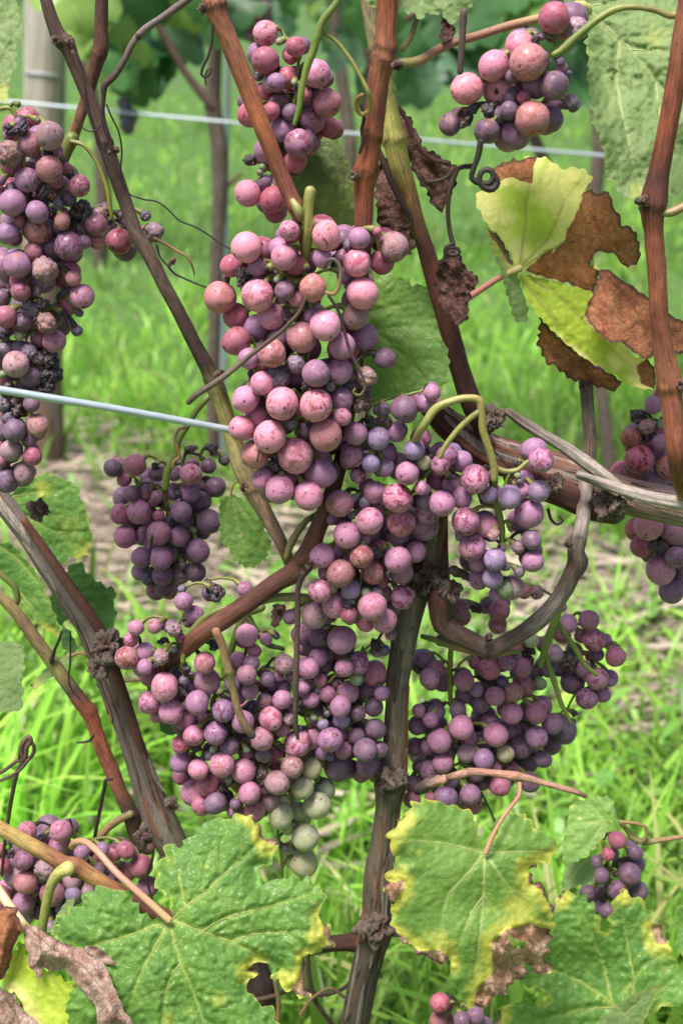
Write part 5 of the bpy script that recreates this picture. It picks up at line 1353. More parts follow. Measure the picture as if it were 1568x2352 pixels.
# dry dark brown leaves
leaf('shrivelled chocolate brown leaf hanging behind the yellowish cane near the top', .680,
     'D: 925 255, 950 285, 965 330, 1000 355, 1030 372, 1045 385, 1045 430, 1030 450, 1012 490, 990 470, 980 440, 950 400, 930 350, 910 300', LX, 'D: 980 370', deadall=1, teeth=4, tper=24, grid=4.2, wave=.012, crumple=.005, seed=41, rag=9, veins=['D: 930 270, 970 360, 1030 440'], vmat='b', tubes=False)
leaf('crumpled dark dead leaf pressed between the orange cane and the yellowish cane', .672,
     'D: 868 372, 885 360, 905 400, 925 450, 945 520, 955 560, 945 590, 905 570, 870 540, 862 480, 858 420', LX, 'D: 900 470', deadall=1, teeth=4, tper=20, grid=4.2, wave=.014, crumple=.006, seed=42, rag=6, tubes=False)
leaf('withered brown leaf crumpled against the red cane right of the fresh leaf', .628,
     'D: 1012 590, 1030 565, 1045 572, 1058 600, 1085 625, 1098 640, 1085 672, 1075 690, 1080 705, 1070 735, 1050 752, 1030 735, 1020 700, 1000 680, 1000 640', LX, 'D: 1045 650', deadall=1, teeth=4, tper=18, grid=3.8, wave=.010, crumple=.006, seed=43, rag=9, tubes=False)
leaf('black brown scrap of dead leaf hanging under the pale leaf at the top edge', .640,
     'C: 70 60, 110 50, 130 150, 150 180, 140 240, 60 265, 40 240, 65 180, 55 110', LX, 'C: 90 160', deadall=1, teeth=3, tper=18, grid=4, wave=.008, crumple=.008, seed=44, rag=4, tubes=False)
leaf('dark dry leaf scrap hanging under the brown cane above the low left bunch', .640,
     'H: 470 1010, 540 1005, 570 1040, 540 1110, 500 1180, 455 1160, 470 1090', LX, 'H: 510 1090', deadall=1, teeth=3, tper=18, grid=4, wave=.006, crumple=.006, seed=45, rag=4, tubes=False)

# ------------------------------------------------------------------ grape bunches
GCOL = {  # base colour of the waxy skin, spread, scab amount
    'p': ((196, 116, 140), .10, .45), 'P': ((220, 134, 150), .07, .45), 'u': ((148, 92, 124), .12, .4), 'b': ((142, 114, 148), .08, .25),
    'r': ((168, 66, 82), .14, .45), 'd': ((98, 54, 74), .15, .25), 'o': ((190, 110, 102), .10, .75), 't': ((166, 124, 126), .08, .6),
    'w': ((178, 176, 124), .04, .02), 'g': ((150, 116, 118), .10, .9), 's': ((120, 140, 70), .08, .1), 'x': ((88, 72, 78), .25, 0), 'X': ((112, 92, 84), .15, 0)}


def sphere_mesh(name, mat, subdiv, fn):
    import bmesh
    bm = bmesh.new()
    bmesh.ops.create_icosphere(bm, subdivisions=subdiv, radius=1.0)
    v = np.array([q.co[:] for q in bm.verts])
    f = [[q.index for q in p.verts] for p in bm.faces]
    bm.free()
    return mesh_data(name, fn(v), f, mat)


def berry_fn(k):
    def fn(v):
        n = fbm(v * .9 + 31 * k, 2, 100 + k)[:, None]
        w = v * (1 + .055 * n)
        for j in range(3):       # flats where the neighbours press
            a = np.random.default_rng(k * 5 + j).normal(0, 1, 3); a[2] -= .6; a /= np.linalg.norm(a)
            h = w @ a; w = w - a[None] * (np.maximum(0, h - (.93 - .02 * (j % 2))) * .75)[:, None]
        w *= np.array([1, 1, .97 + .06 * (k % 3) / 2])
        d = np.linalg.norm(v - [0, 0, 1], axis=1)
        w[:, 2] -= .035 * np.exp(-(d / .10) ** 2)
        return w
    return fn


def shrivel_fn(k):
    def fn(v):
        q = fbm(v * 1.4 + 13 * k, 3, 200 + k)
        r = np.abs(fbm(v * 2.6 + 7 * k, 3, 220 + k))
        return v * (1.0 - .20 * np.maximum(0, q + .15) * 2 - .22 * smooth(.16, .0, r) * .6)[:, None]
    return fn


def raisin_fn(k):
    def fn(v):
        q = fbm(v * 1.15 + 5 * k, 2, 300 + k)
        r = np.abs(fbm(v * 1.25 + 9 * k, 2, 320 + k))
        s = np.array([1.0, .7 + .25 * ((k * 7) % 3) / 2, .78])
        return v * (.85 + .5 * q - .42 * smooth(.20, 0, r))[:, None] * s
    return fn


BERRY = [sphere_mesh('grape', M_GRAPE, 4, berry_fn(k)) for k in range(8)]
SHRIV = [sphere_mesh('shrivelled_grape', M_GRAPE, 4, shrivel_fn(k)) for k in range(5)]
RAIS = [sphere_mesh('dried_grape', M_DRIED, 4, raisin_fn(k)) for k in range(7)]
SHOT = [sphere_mesh('unripe_berry', M_GRAPE, 3, berry_fn(20))]

BUNCHES = []


def parse_bunch(txt):
    out = []
    for seg in txt.split(';'):
        if not seg.strip():
            continue
        reg, body = seg.split(':')
        reg = reg.strip()
        for p in body.split(','):
            v = p.split()
            if len(v) < 4:
                continue
            x, y = conv(reg, float(v[0]), float(v[1]))
            out.append([x, y, float(v[2]) * rscale(reg) * (.985 if v[3][0] not in 'xXs' else 1), v[3][0], v[3][1:]])
    return out


def bunch(label, group, txt, Yc, axis, half=150, bulge=.55, fill=.5, vdark=1.0, fillt='udr', tilt=0.0, ped=True, mv=0.0, core=38):
    """hand-placed berries (front ones first); behind them the body of the bunch is filled; stalk along the axis"""
    rnd = random.Random(len(BUNCHES) * 31 + 5)
    g = parse_bunch(txt)
    axs = [wpts(q) for q in axis.split('|')]
    ax = axs[0]
    axx = ax[:, :2]
    # axis sampled
    seg = np.concatenate([np.linspace(q[i, :2], q[i + 1, :2], 14) for q in axs for i in range(len(q) - 1)])
    s0 = at(axx[:, 0].mean(), axx[:, 1].mean(), Yc)[1][0]
    placed = []

    def base(x, y):
        dx = np.min(np.hypot(seg[:, 0] - x, seg[:, 1] - y))
        return Yc + tilt * (y - axx[0, 1]) * s0 + bulge * half * s0 * min(1.5, (dx / half) ** 2)

    def settle(x, y, r, w):
        for (X, Y2, R, W) in placed:
            d2 = (x - X) ** 2 + (y - Y2) ** 2
            m = (r + R) * .96
            if d2 < m * m:
                need = math.sqrt(m * m - d2) * s0
                if abs(w - W) < need:
                    w = W + need
        return w
    order = [q for q in g if 'k' not in q[4]] + [q for q in g if 'k' in q[4]]
    items = []
    for x, y, r, t, fl in order:
        w = base(x, y)
        if 'k' in fl:
            w += 1.1 * r * s0
        if 'f' in fl:
            w -= 1.0 * r * s0
        if t in 'xXs':
            w += .5 * r * s0 + .003
            rr = r * .55
        else:
            rr = r
        w = settle(x, y, rr, w)
        placed.append((x, y, rr, w))
        items.append((x, y, r, t, w))
    nfront = len(items)
    # body
    fr = [q for q in items if q[2] > 15]
    for x, y, r, t, w in list(fr) + list(fr):
        if rnd.random() < fill:
            a = rnd.uniform(0, 6.28); k = rnd.uniform(.3, 1.05) * r
            j = np.argmin(np.hypot(seg[:, 0] - x, seg[:, 1] - y))
            x2 = x + math.cos(a) * k + (seg[j, 0] - x) * .25; y2 = y + math.sin(a) * k + (seg[j, 1] - y) * .1
            r2 = r * rnd.uniform(.75, 1.0)
            # stay inside the outline of the bunch seen from the front
            ok = any((x2 - q[0]) ** 2 + (y2 - q[1]) ** 2 < (q[2] * .95) ** 2 for q in fr)
            if not ok:
                continue
            w2 = settle(x2, y2, r2, w + 1.3 * r * s0)
            if w2 > Yc + 2.6 * bulge * half * s0 + .02:
                continue
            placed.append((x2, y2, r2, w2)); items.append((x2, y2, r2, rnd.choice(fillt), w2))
    # the core round the stalk
    if core:
        for _ in range(core):
            q = seg[rnd.randrange(len(seg))]
            x2 = q[0] + rnd.gauss(0, half * .42); y2 = q[1] + rnd.gauss(0, half * .3)
            dn = sorted((math.hypot(x2 - b_[0], y2 - b_[1]) / b_[2]) for b_ in fr)
            if dn[min(2, len(dn) - 1)] > 2.1 or dn[0] > 1.5:
                continue
            r2 = rnd.uniform(20, 32) * (half / 190) ** .3
            w2 = settle(x2, y2, r2, base(x2, y2) + 22 * s0)
            if w2 > Yc + 3.0 * bulge * half * s0 + .03:
                continue
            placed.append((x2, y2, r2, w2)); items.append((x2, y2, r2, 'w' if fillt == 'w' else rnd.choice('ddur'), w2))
    top, _ = at(axx[0, 0], axx[0, 1], Yc + .01)
    root = thing('grape_bunch', label, 'grapes', top[0], group)
    BUNCHES.append(root)
    mb = MB()
    segw = []
    gcol = [lin(126, 132, 62), lin(110, 122, 52), lin(92, 98, 46)]
    for q in axs:
        A, sA = at(q[:, 0], q[:, 1], Yc + bulge * half * s0 * .5 + q[:, 3])
        mb.tube(A, q[:, 2] / 2 * sA, gcol, 10, None, lambda c: .22 * fbm(c * [1.2, 1.2, .45], 2, 9))
        segw += [np.linspace(A[i], A[i + 1], 14) for i in range(len(A) - 1)]
    segw = np.concatenate(segw)
    # berries near the axis first: outer pedicels branch off the inner ones
    near = [np.min(np.hypot(seg[:, 0] - q[0], seg[:, 1] - q[1])) for q in items]
    numbered = sorted(enumerate(items), key=lambda q: near[q[0]])
    for i, (x, y, r, t, w) in numbered:
        c, s = at(x, y, w)
        c = c[0]; R = r * s[0]
        j = int(np.argmin(np.linalg.norm(segw - c, axis=1) + .6 * np.maximum(0, segw[:, 2] - c[2] - .02) + .9 * np.maximum(0, c[2] - segw[:, 2])))
        root_p = segw[j]
        d = root_p - c; L = np.linalg.norm(d); d = d / max(L, 1e-6)
        up = np.array([0, .25, .85])
        dirn = d * .75 + up * .6; dirn /= np.linalg.norm(dirn)
        if ped and i < nfront and L > R * 1.05:
            e = c + dirn * R * .93
            mid = (e + root_p) / 2 + np.array([0, .002, .0012])
            segw = np.concatenate([segw, [mid, .5 * mid + .5 * e + [0, .002, 0]]])
            e2 = c + dirn * R * 1.22
            gr = rnd.uniform(.7, 1.15)
            cc = np.array(lin(128, 128, 64)) * gr if rnd.random() < .7 else np.array(lin(62, 54, 40))
            mb.tube([root_p, mid, e2, e], np.array([.00075, .0007, .0010, .0016]) * rnd.uniform(.9, 1.25), [cc * .8, cc, cc], 6, .003)
        if t == 'x' or t == 'X':
            me = rnd.choice(RAIS); nm = 'dried_grape'
            if rnd.random() < .35:
                me = rnd.choice(SHRIV); R = R * .85
        elif t == 'g':
            me = rnd.choice(SHRIV); nm = 'shrivelled_grape'
        elif t == 's':
            me = SHOT[0]; nm = 'unripe_berry'
        else:
            me = rnd.choice(BERRY); nm = 'grape'
        o = link(nm, me, root)
        o.location = c.tolist()
        out = -dirn + np.array([rnd.gauss(0, .45), rnd.gauss(-.25, .45), rnd.gauss(0, .45)])
        q = Vector(out).to_track_quat('Z', 'Y').to_euler('QUATERNION') if False else Vector(out).to_track_quat('Z', 'Y')
        o.rotation_mode = 'QUATERNION'
        from mathutils import Quaternion
        o.rotation_quaternion = q @ Quaternion((0, 0, 1), rnd.uniform(0, 6.28))
        k = R * (1.25 if t in 'xX' else 1.0)
        o.scale = (k * rnd.uniform(.96, 1.02), k * rnd.uniform(.96, 1.02), k * rnd.uniform(.97, 1.11))
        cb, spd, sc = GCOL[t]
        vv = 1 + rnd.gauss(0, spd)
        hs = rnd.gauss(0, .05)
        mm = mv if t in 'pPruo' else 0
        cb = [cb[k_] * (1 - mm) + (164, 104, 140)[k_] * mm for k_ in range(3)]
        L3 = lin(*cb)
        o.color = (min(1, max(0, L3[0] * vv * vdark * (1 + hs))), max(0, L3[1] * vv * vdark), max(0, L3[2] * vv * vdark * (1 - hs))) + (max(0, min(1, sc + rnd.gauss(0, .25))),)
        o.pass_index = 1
    st = mb.build('stalk', M_STEM, root)
    return root


GV = 'bunches hanging from the vine'

bunch('small loose pink bunch half hidden behind the upright orange cane at the top', GV,
 'B: 427 230 90 P,427 415 95 r,775 505 100 p,632 320 72 r,505 565 66 u,850 705 105 p,745 818 95 u,655 985 103 u,545 895 84 u,470 760 62 r,320 785 90 r,305 1325 95 P,480 1370 95 r,'
 '375 365 76 uk,725 535 62 rk,580 530 75 rk,455 580 58 tk,520 710 78 dk,285 700 55 dk,700 640 50 rk,785 645 45 tk,855 870 75 rk,895 885 70 rk,440 1035 92 uk,630 1105 84 rk,495 1450 83 rk,545 1250 70 uk,'
 '420 640 80 rk,600 700 70 rk,560 1020 80 dk,322 1105 50 x,382 522 34 x,655 592 28 x,525 285 28 s,405 1145 26 s,390 1182 26 s,625 565 22 s,660 360 20 s',
 .640, 'B: 650 480 26, 635 650 24, 610 790 20, 600 950 16, 560 1100 12, 490 1260 10', 110, .8, .5)

bunch('compact rosy bunch of about twenty grapes hanging left of the large grey green leaf', GV,
 'C: 765 110 103 r,600 390 120 o,550 290 98 p,385 410 98 p,220 555 103 P,420 563 106 P,760 535 97 d,625 740 112 o,525 830 105 u,340 820 80 d,112 775 73 d,'
 '575 505 88 uk,735 745 85 dk,900 180 78 gk,810 420 38 pk,575 610 45 rk,480 690 60 dk,400 720 60 dk,870 645 52 x,800 385 30 x,345 690 45 x,210 750 62 X,250 690 32 x,850 460 24 x,690 225 30 x,640 250 24 x',
 .615, 'C: 780 290 34, 745 330 26, 700 400 20, 640 520 18, 560 650 14, 470 720 10', 120, .6, .45)

bunch('largest pink bunch cascading down the middle of the vine', GV,
 'E: 845 45 103 P,298 128 108 P,553 197 95 p,590 14 72 p,1070 68 76 u,1305 125 102 t,1055 235 97 p,817 203 70 u,117 470 112 o,375 458 118 P,750 407 97 o,1093 445 110 P,558 425 70 d,470 605 95 p,838 663 110 P,680 745 112 o,470 857 100 o,'
 '225 600 95 r,375 675 92 u,228 770 97 r,950 805 98 u,775 995 97 u,540 1200 115 P,775 1210 117 P,460 1430 117 P,632 1557 122 P,840 1415 118 o,1225 230 88 r,1045 600 98 t,1110 745 95 u,310 890 75 u,935 980 95 u,1245 890 78 d,1120 1018 75 gd,'
 '405 1060 85 p,290 1170 98 p,470 1125 62 b,955 1290 64 p,265 1370 90 p,375 1300 88 p,355 1550 106 o;'
 'H: 525 218 102 p,720 265 105 p,415 150 88 pk,805 110 100 uk;'
 'E: 800 1590 88 uk,945 1170 85 uk,195 255 80 rk,375 265 65 uk,415 910 60 pk,1190 20 35 rk,640 250 78 rk,720 205 62 uk,620 325 88 rk,960 200 62 uk,970 320 55 uk,1010 380 50 bk,570 520 85 uk,640 480 60 pk,510 760 70 dk,740 600 55 uk,560 1310 60 rk,900 1090 60 dk,1000 1090 60 dk,700 1380 50 dk,'
 '265 330 62 x,640 925 66 x,515 1018 84 x,605 1335 44 x,500 1610 56 x,1010 112 50 x,870 1085 36 x,710 280 24 x,438 270 26 x,575 590 42 x,720 780 45 x,330 1000 34 x,700 1075 30 x,1080 1200 64 X,620 385 28 X,510 350 25 s,730 1330 26 x,545 1650 30 x',
 .598, 'B: 710 1330 44; E: 690 20 40, 690 250 36, 740 560 28, 720 850 22, 690 1100 18, 650 1320 16, 640 1500 14', 190, .5, .9)

bunch('lilac bunch spreading right of the middle bunch below a forked green stalk', GV,
 'F: 145 930 50 u,112 990 58 u,762 1315 72 p,720 1255 70 u,190 1340 57 p,45 1255 62 b,100 1330 42 wb,390 1420 82 p;'
 'E: 1375 1235 92 d,1048 1405 86 u,1200 1440 82 b,1315 1395 70 uk,1020 1555 85 u,1150 1610 66 b,1245 1640 66 b,1400 1680 85 p;'
 'I: 82 175 42 P,200 262 77 p,470 215 50 b,583 225 68 b,747 193 64 b,695 318 88 p,335 365 80 p,458 390 73 P,372 508 80 p,500 580 65 b,488 688 63 b,558 748 47 s,708 468 58 d,715 592 66 u,632 508 40 t,'
 '310 230 62 uk,650 190 50 uk,405 600 55 uk,410 690 62 uk,510 775 45 uk,600 740 70 tk,315 440 42 uk,260 150 66 uk,120 310 76 uk,100 390 85 uk,100 250 45 x,640 650 32 x,245 115 26 x,490 440 42 g,540 520 24 x,600 400 26 x,560 620 30 x,640 130 26 x;'
 'F: 230 1290 65 uk,310 1320 65 uk,80 1190 62 rk,480 1400 30 x,630 1335 22 x,630 1400 20 s;E: 1240 1540 90 uk,1060 1690 58 pk,1240 1240 50 x,1160 1330 40 x,1260 1330 36 x',
 .612, 'D: 1135 1075 22, 1132 1130 20, 1150 1200 16, 1150 1270 14, 1140 1330 9|D: 1010 1045 12, 990 1075 10, 960 1110 8, 940 1140 6|E: 1510 1110 20, 1400 1140 22, 1250 1175 20, 1150 1225 16, 1110 1300 12, 1180 1420 10|I: 540 200 20, 600 75 16, 640 40 14, 690 20 10', 190, .4, .5, fillt='uubd', mv=.55)

bunch('pink tail of grapes under the middle bunch, left of the forked grey trunk', GV,
 'H: 1140 440 98 P,935 318 98 o,1330 280 102 p,1355 440 108 p,985 535 97 p,815 675 93 P,1085 680 85 o,945 795 98 o,1335 705 97 p,800 915 85 P,905 1015 92 P,1160 1025 105 p,1015 910 72 b,760 1080 98 t,1240 1120 88 p,870 405 65 u,915 640 60 u,1175 240 75 u,'
 '1320 540 92 uk,1490 460 85 uk,1455 650 76 uk,1355 790 85 uk,1160 790 80 ok,1110 1130 65 rk,1000 1080 60 rk,845 790 60 pk,1365 960 85 uk,1200 850 70 rk,1240 940 60 tk,600 1095 55 dk,1210 620 60 rk,1100 560 50 uk,1030 1000 50 rk,1260 640 30 x,1190 660 34 x,1030 290 36 x,1110 310 42 x,1020 400 28 x,1000 1000 44 x,880 1000 30 x,1190 930 40 x,1120 930 36 s,890 905 30 s,1090 590 24 s',
 .612, 'H: 1180 200 20, 1140 500 18, 1090 760 16, 1060 980 12, 1000 1100 10', 150, .5, .6, fillt='urp', mv=.3)

bunch('purple mass of grapes directly left of the trunk below the thin brown hanging twig', GV,
 'H: 950 1255 100 p,1000 1240 55 gf,725 1450 75 p,790 1375 65 u,965 1445 66 p,1065 1410 75 p,1170 1480 90 r,1225 1620 56 ug,940 1710 75 p,1050 1520 50 s,795 1230 75 dk,675 1215 80 uk,740 1300 65 uk,690 1580 48 u,760 1560 65 uk,835 1440 50 dk,990 1610 80 uk,1120 1600 70 dk,1240 1325 42 dk,1285 1220 42 g,850 1350 60 dk,900 1540 60 rk,1180 1310 46 x,1100 1350 26 x,780 1600 24 x,1000 1330 30 x;'
 'K: 650 570 95 p,745 520 86 p,870 545 90 u,820 440 42 b,945 410 66 b,985 220 75 uk,945 490 82 uk,960 620 66 u,925 730 100 d,1110 615 85 d,1180 470 75 dk,1170 320 70 dk,1130 720 85 dk,1060 360 60 dk,1210 610 60 dk,1220 740 50 dk,680 190 66 u,740 270 62 u,620 700 60 rk,1040 280 60 dk,780 390 60 dk,850 230 60 rk,1050 520 60 dk,1000 330 60 dk,700 100 50 dk,800 140 50 rk,650 310 62 x,730 180 24 x,850 360 24 x,760 390 26 s,870 660 32 x,600 380 40 X',
 .632, 'H: 1180 1260 16, 900 1500 20; K: 800 240 22, 700 400 18, 760 480 14, 950 600 10', 190, .4, .6, .95, 'udr', mv=.45)

bunch('broad low bunch at the left ending above the big blistered leaf', GV,
 'G: 1260 990 65 u,1330 1080 68 u,1300 1125 50 uk,935 1170 58 p,1060 1160 55 o,1190 1180 58 g,900 1250 54 p,875 1380 83 og,995 1335 68 p,995 1440 56 u,1105 1370 60 g,1405 1410 76 p,1420 1535 90 u,1130 1575 98 P,1240 1240 40 r,1300 1570 65 uk,1200 1330 40 x,1100 1270 30 x,1060 1430 30 x,1260 1530 36 x,1280 1460 44 x,1480 925 66 x,1250 905 30 x,1230 1010 24 s;'
 'J: 1175 352 87 p,1025 290 80 p,1355 290 85 u,1530 345 78 u,1080 380 50 ok,1275 410 75 r,1390 415 70 uk,1330 515 75 p,1480 500 82 u,1240 575 66 r,1240 700 75 u,1295 695 66 o,1365 748 77 P,1430 850 82 r,1330 905 92 p,1245 790 66 rk,1480 980 76 d,1468 608 30 s,1350 590 36 x,1250 210 40 x,1440 650 40 x;'
 'K: 300 100 70 u,320 210 62 u,540 270 70 u,425 280 62 dk,555 25 70 t,440 130 55 dk,515 110 40 u,550 180 55 dk,240 250 60 dk,135 345 77 u,270 420 82 u,100 500 88 u,220 545 88 o,402 540 85 og,465 400 85 P,537 470 60 p,590 400 44 g,130 715 90 P,275 755 90 P,318 910 80 p,60 840 80 rk,350 1035 80 o,450 965 76 tg,505 840 85 tg,610 730 82 tg,500 640 70 rk,490 720 60 rk,415 650 56 X,405 785 68 X,175 820 28 sg,110 930 72 X,220 985 42 d,200 1040 40 u,250 1040 30 o,380 350 70 dk,470 180 50 dk,560 350 60 dk,180 420 60 dk,340 330 60 dk,400 640 50 dk,300 640 50 rk,200 160 55 dk,330 20 60 dk,420 860 60 rk,600 110 40 dk,660 480 40 x,540 600 40 x,300 610 26 s,140 880 40 x,320 680 20 x,530 880 44 x;'
 'H: 285 905 56 u,300 1220 80 pk,350 1330 50 rk,430 1250 44 uk,240 1390 62 uk,500 1225 26 x,75 1280 50 x,75 910 60 x',
 .622, 'G: 1260 1320 20, 1230 1440 18; J: 1480 200 18; K: 60 300 20, 200 480 16, 250 650 16, 300 850 12', 210, .4, .6, .97, 'udr', mv=.35)

bunch('pale unripe green white grapes dangling below the low left bunch', GV,
 'K: 740 740 78 w,680 875 78 w,780 995 100 w,535 1065 85 w,700 1215 100 w,685 1388 100 w,830 880 77 wk,545 965 55 wk,660 1040 72 wk,585 840 42 wk,580 1150 50 wk,620 1130 44 wk,800 830 24 x,620 1290 22 x,560 1290 24 x',
 .632, 'K: 590 900 16, 570 1060 16, 515 1160 20, 530 1290 22, 540 1400 20; M: 1290 300 12', 90, .5, .4, fillt='w', core=0)

bunch('wide purple bunch right of the trunk under the curved grey cane', GV,
 'I: 525 870 65 r,515 950 56 p,1032 925 60 r,1060 1040 66 p,1185 1130 62 r,915 945 56 p,1080 1258 65 p,1020 1370 62 u,668 765 42 r,300 855 55 r,325 1268 62 r,567 1165 46 u,655 1195 56 r,830 1115 60 g,925 1150 64 X,705 1040 45 w,500 1355 56 p,600 1335 62 t,1000 1200 50 u,940 1275 75 d,130 1255 60 u,160 1200 55 r,395 1320 42 u,660 1295 62 r,'
 '445 850 40 uk,735 765 45 g,880 850 30 pk,990 1015 42 rk,1125 1040 42 uk,875 1000 50 rk,1085 1120 36 dk,1150 1255 50 uk,1110 1345 48 uk,870 1190 60 dk,470 1200 65 rk,540 1280 42 dk,755 1285 40 s,460 1290 50 dk,90 1140 48 uk,195 1040 36 dk,190 960 40 rk,600 1070 60 rk,780 1060 50 dk,400 1160 50 rk,320 890 36 uk,1040 1130 30 rk,800 1200 50 dk,720 1240 50 dk,390 860 34 x,460 830 24 x,700 1100 40 x,620 1130 24 x,690 1150 30 x,1190 1075 20 x;'
 'L: 598 300 63 p,730 298 65 r,505 420 70 p,310 380 70 p,185 455 73 p,205 585 58 p,140 625 68 u,437 560 60 u,340 525 57 t,135 337 47 u,68 285 40 u,825 360 62 u,735 435 67 u,640 490 72 d,890 395 76 d,765 260 62 uk,680 565 76 d,770 560 52 d,530 710 62 r,695 690 60 d,'
 '345 435 56 uk,120 490 46 uk,585 400 62 uk,660 370 66 uk,560 530 52 w,820 470 60 dk,160 290 60 dk,45 490 52 dk,70 600 42 dk,60 370 56 dk,500 610 42 rk,430 460 60 dk,360 760 60 u,380 820 52 r,220 780 72 u,140 780 42 r,30 790 52 r,300 770 52 dk,930 355 30 x,250 680 50 dk,90 690 50 dk,590 620 50 rk,400 640 50 dk,510 500 50 dk,290 280 50 dk,420 240 60 dk,230 520 40 dk,20 700 50 dk,630 580 50 rk,430 700 40 dk,950 300 22 x,270 480 24 x',
 .655, 'I: 250 1090 32, 245 1250 32; L: 250 230 28, 290 400 18, 260 600 12', 230, .35, .65, .92, 'udr', mv=.4)

bunch('purple bunch hanging alone at mid left under the bare wire', GV,
 'G: 1090 520 88 p,1105 690 85 p,955 375 85 p,825 390 72 r,860 545 82 p,1310 120 77 p,925 55 82 r,775 75 68 d,1305 245 72 u,1480 205 75 d,1435 440 88 d,1230 540 77 u,1245 375 75 u,980 535 75 u,1360 640 82 u,970 690 76 u,905 250 60 d,1000 240 60 u,1115 810 75 u,1235 810 70 g,1345 790 70 d,'
 '855 150 56 rk,1080 115 56 dk,1195 115 52 dk,1400 200 52 dk,1385 300 66 dk,1430 60 56 dk,1080 270 46 uk,1050 310 42 rk,1195 250 46 dk,1390 510 62 dk,1290 590 66 dk,960 790 62 pk,1240 670 62 dk,1130 890 76 dk,1075 910 76 rk,1160 920 60 rk,1050 600 62 uk,1090 400 44 rk,1010 830 46 x,1260 740 28 X,1320 -60 36 x,1460 -60 40 x,1540 20 40 x,1060 60 30 x,1330 500 25 s,1230 260 30 x,1200 340 40 x,1180 440 40 x',
 .690, 'G: 1135 140 32, 1130 260 26, 1150 420 18, 1160 620 12', 140, .6, .6, .88, 'udr', mv=.35)

bunch('long dull mauve bunch with many dried black berries at the far left edge', GV,
 'A: 342 932 100 t,215 990 90 p,340 1160 97 o,185 1235 88 u,545 1275 80 p,90 1390 95 u,255 1455 80 u,255 1580 102 o,55 1600 76 u,430 1520 56 og,475 1690 105 u,60 1055 95 g,660 1540 76 r,'
 '400 1040 40 pk,455 1160 50 rk,380 1240 60 rk,470 1360 60 dk,0 1240 42 dk,20 1330 52 rk,580 1440 65 X,125 1510 50 rk,540 1570 70 gk,575 1660 56 uk,665 1650 60 ok,65 890 46 x,150 880 56 x,95 1310 60 x,300 1340 60 x,360 1440 40 x,480 1210 30 x,400 1400 40 x,530 1480 36 x,330 1050 44 x,130 720 14 x,260 825 20 x,20 1360 24 s,355 1410 20 s,10 1560 22 s;'
 'Dd: 120 245 98 u,310 285 98 g,30 250 90 uk,145 430 72 r,505 340 58 o,565 465 88 P,470 530 70 rk,40 605 80 r,165 640 66 d,320 650 80 g,375 770 82 p,270 755 60 rk,110 930 92 t,215 1010 85 d,130 820 60 dk,140 360 70 rk,135 735 36 s,20 1000 30 s,490 495 24 s,530 700 40 x,100 1385 82 d,262 1350 77 t,80 1520 80 t,225 1560 70 r,200 1450 56 dk,165 1675 70 t,50 1720 90 d,'
 '220 1200 60 d,20 1200 56 X,125 1250 66 X,340 1000 74 x,350 900 60 x,190 520 36 X,345 1090 40 x,10 1590 52 rk,30 830 60 x,200 850 60 x,260 900 60 x,60 1100 60 x,160 1110 60 x,260 1120 50 x,20 740 40 x,230 560 50 x,300 520 40 x,440 580 36 x,545 580 30 x,260 430 34 x,60 1300 50 x,10 470 60 dk,200 930 60 dk,40 700 50 dk,0 900 60 dk,0 1400 60 dk',
 .612, 'A: -40 760 34, 60 740 30, 150 900 26, 170 1200 24, 200 1500 22; Dd: 200 500 18, 170 900 14, 130 1400 10', 170, .5, 1.0, .85, 'udr', mv=.15, core=110)

bunch('short cluster of shrivelled grapes poking out behind the slanting dark cane at left', GV,
 'A: 815 1655 92 r,1060 1590 74 g,800 1560 72 g,690 1470 52 g,1000 1480 38 x,960 1620 60 gk,880 1610 60 gk,740 1440 30 x,830 1480 30 x,900 1700 40 x,1020 1640 40 X,640 1450 36 x',
 .655, 'A: 760 1440 12, 770 1500 14, 820 1560 10', 90, .5, .3, core=0)

bunch('mauve bunch cut by the right edge behind the orange cane', GV,
 'F: 1400 1000 53 u,1440 940 42 r,1320 1310 86 r,1270 1190 62 o,1490 1350 74 o,1440 1215 52 u,1420 1270 46 u,1240 1385 62 rk,1310 1070 54 x,1360 1125 46 gw,1390 1180 30 x,1330 1190 26 x,1440 1110 30 s,1500 1000 50 uk,1540 1150 60 uk;'
 'I: 1370 390 88 p,1525 420 86 u,1340 500 72 r,1525 565 63 u,1440 640 86 p,1500 760 76 u,1430 515 50 x,1560 500 42 uk,1560 690 62 uk,1270 95 62 rk,1430 130 60 uk,1500 200 60 dk,1420 250 70 uk,1550 300 70 dk,1330 250 40 rk,1600 620 60 uk,1600 420 60 uk',
 .690, 'F: 1520 980 20, 1430 1130 18; I: 1440 150 14, 1470 400 12, 1490 600 10', 120, .6, .5)

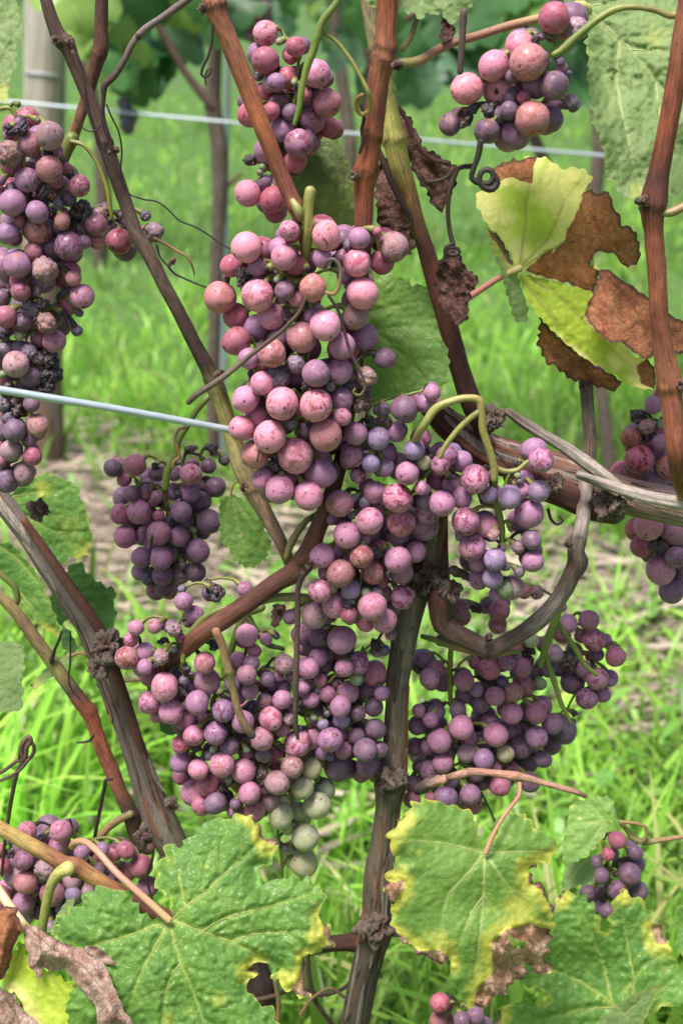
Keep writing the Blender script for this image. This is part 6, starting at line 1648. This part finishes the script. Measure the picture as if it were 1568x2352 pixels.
bunch('purple bunch in the lower left corner behind the yellow and red cane', GV,
 'M: 125 85 47 p,280 82 53 p,275 140 53 p,10 240 42 r,118 318 57 o,205 260 50 g,70 290 52 t,645 245 57 r,675 338 52 u,575 170 43 r,520 185 40 r,240 370 58 p,110 410 56 u,335 375 39 b,35 345 46 u,'
 '0 170 30 r,110 215 46 u,145 355 46 uk,330 305 46 tk,125 470 40 g,235 520 30 u,375 180 36 u,350 150 25 uk,470 165 32 u,590 270 42 rk,400 360 40 tk,450 260 36 dk,40 420 60 dk,60 470 50 dk,180 440 50 dk,300 440 50 dk,290 220 50 uk,190 130 40 uk,180 310 44 uk,420 300 40 dk,530 250 40 uk,500 300 40 dk,40 190 26 x,95 205 30 x,195 110 26 x,30 130 20 x,230 470 36 x,620 190 20 x',
 .645, 'M: 330 60 10, 360 160 16, 280 260 16, 230 400 12', 200, .3, .6, .95, 'udr')

bunch('little dark bunch hanging behind the folded leaf near the lower right edge', GV,
 'N: 1265 125 42 r,1322 280 53 d,1345 180 36 d,1190 288 42 d,1222 190 32 r,1268 355 48 d,1362 360 48 d,1355 235 42 dk,1170 225 30 dk,1130 365 38 d,1162 425 42 d,1220 450 38 d,1290 240 30 x,1230 340 30 dk,1260 280 18 x,1300 430 36 dk,1190 370 34 dk',
 .690, 'N: 1200 130 20, 1218 200 22, 1225 260 18, 1230 330 14, 1235 400 10', 90, .6, .3, .95, 'd', core=0)

bunch('few dark pink grapes cut by the bottom edge below the half withered leaf', GV,
 'N: 455 870 47 r,480 885 38 rf,450 950 42 r,555 950 40 d,617 930 46 d,655 972 42 d,500 965 40 rk,560 1000 46 dk,480 1020 46 rk,630 1030 46 dk,590 900 14 x',
 .640, 'N: 540 880 10, 530 940 12, 550 1040 10', 90, .5, .3, core=0)

# berries of the two small bunches of the next row
for root, c, s, n, wpx, dark in BG_BUNCH:
    rr = random.Random(n)
    for i in range(n):
        f = i / n
        o = link('grape', BERRY[i % 8], root)
        w = (30 if dark else 52) * (1 - .55 * f)
        o.location = [float(c[0] + rr.uniform(-1, 1) * w * s * .5), float(c[1] + rr.uniform(-1, 1) * w * s * .4), float(c[2] + (24 - 60 * f if dark else 75 - 190 * f) * s)]
        k = wpx * s * rr.uniform(.8, 1.1)
        o.scale = (k, k, k)
        o.rotation_euler = (rr.uniform(0, 6), rr.uniform(0, 6), 0)
        o.color = (.02, .015, .03, .1) if dark else (.24, .08, .10, .3)
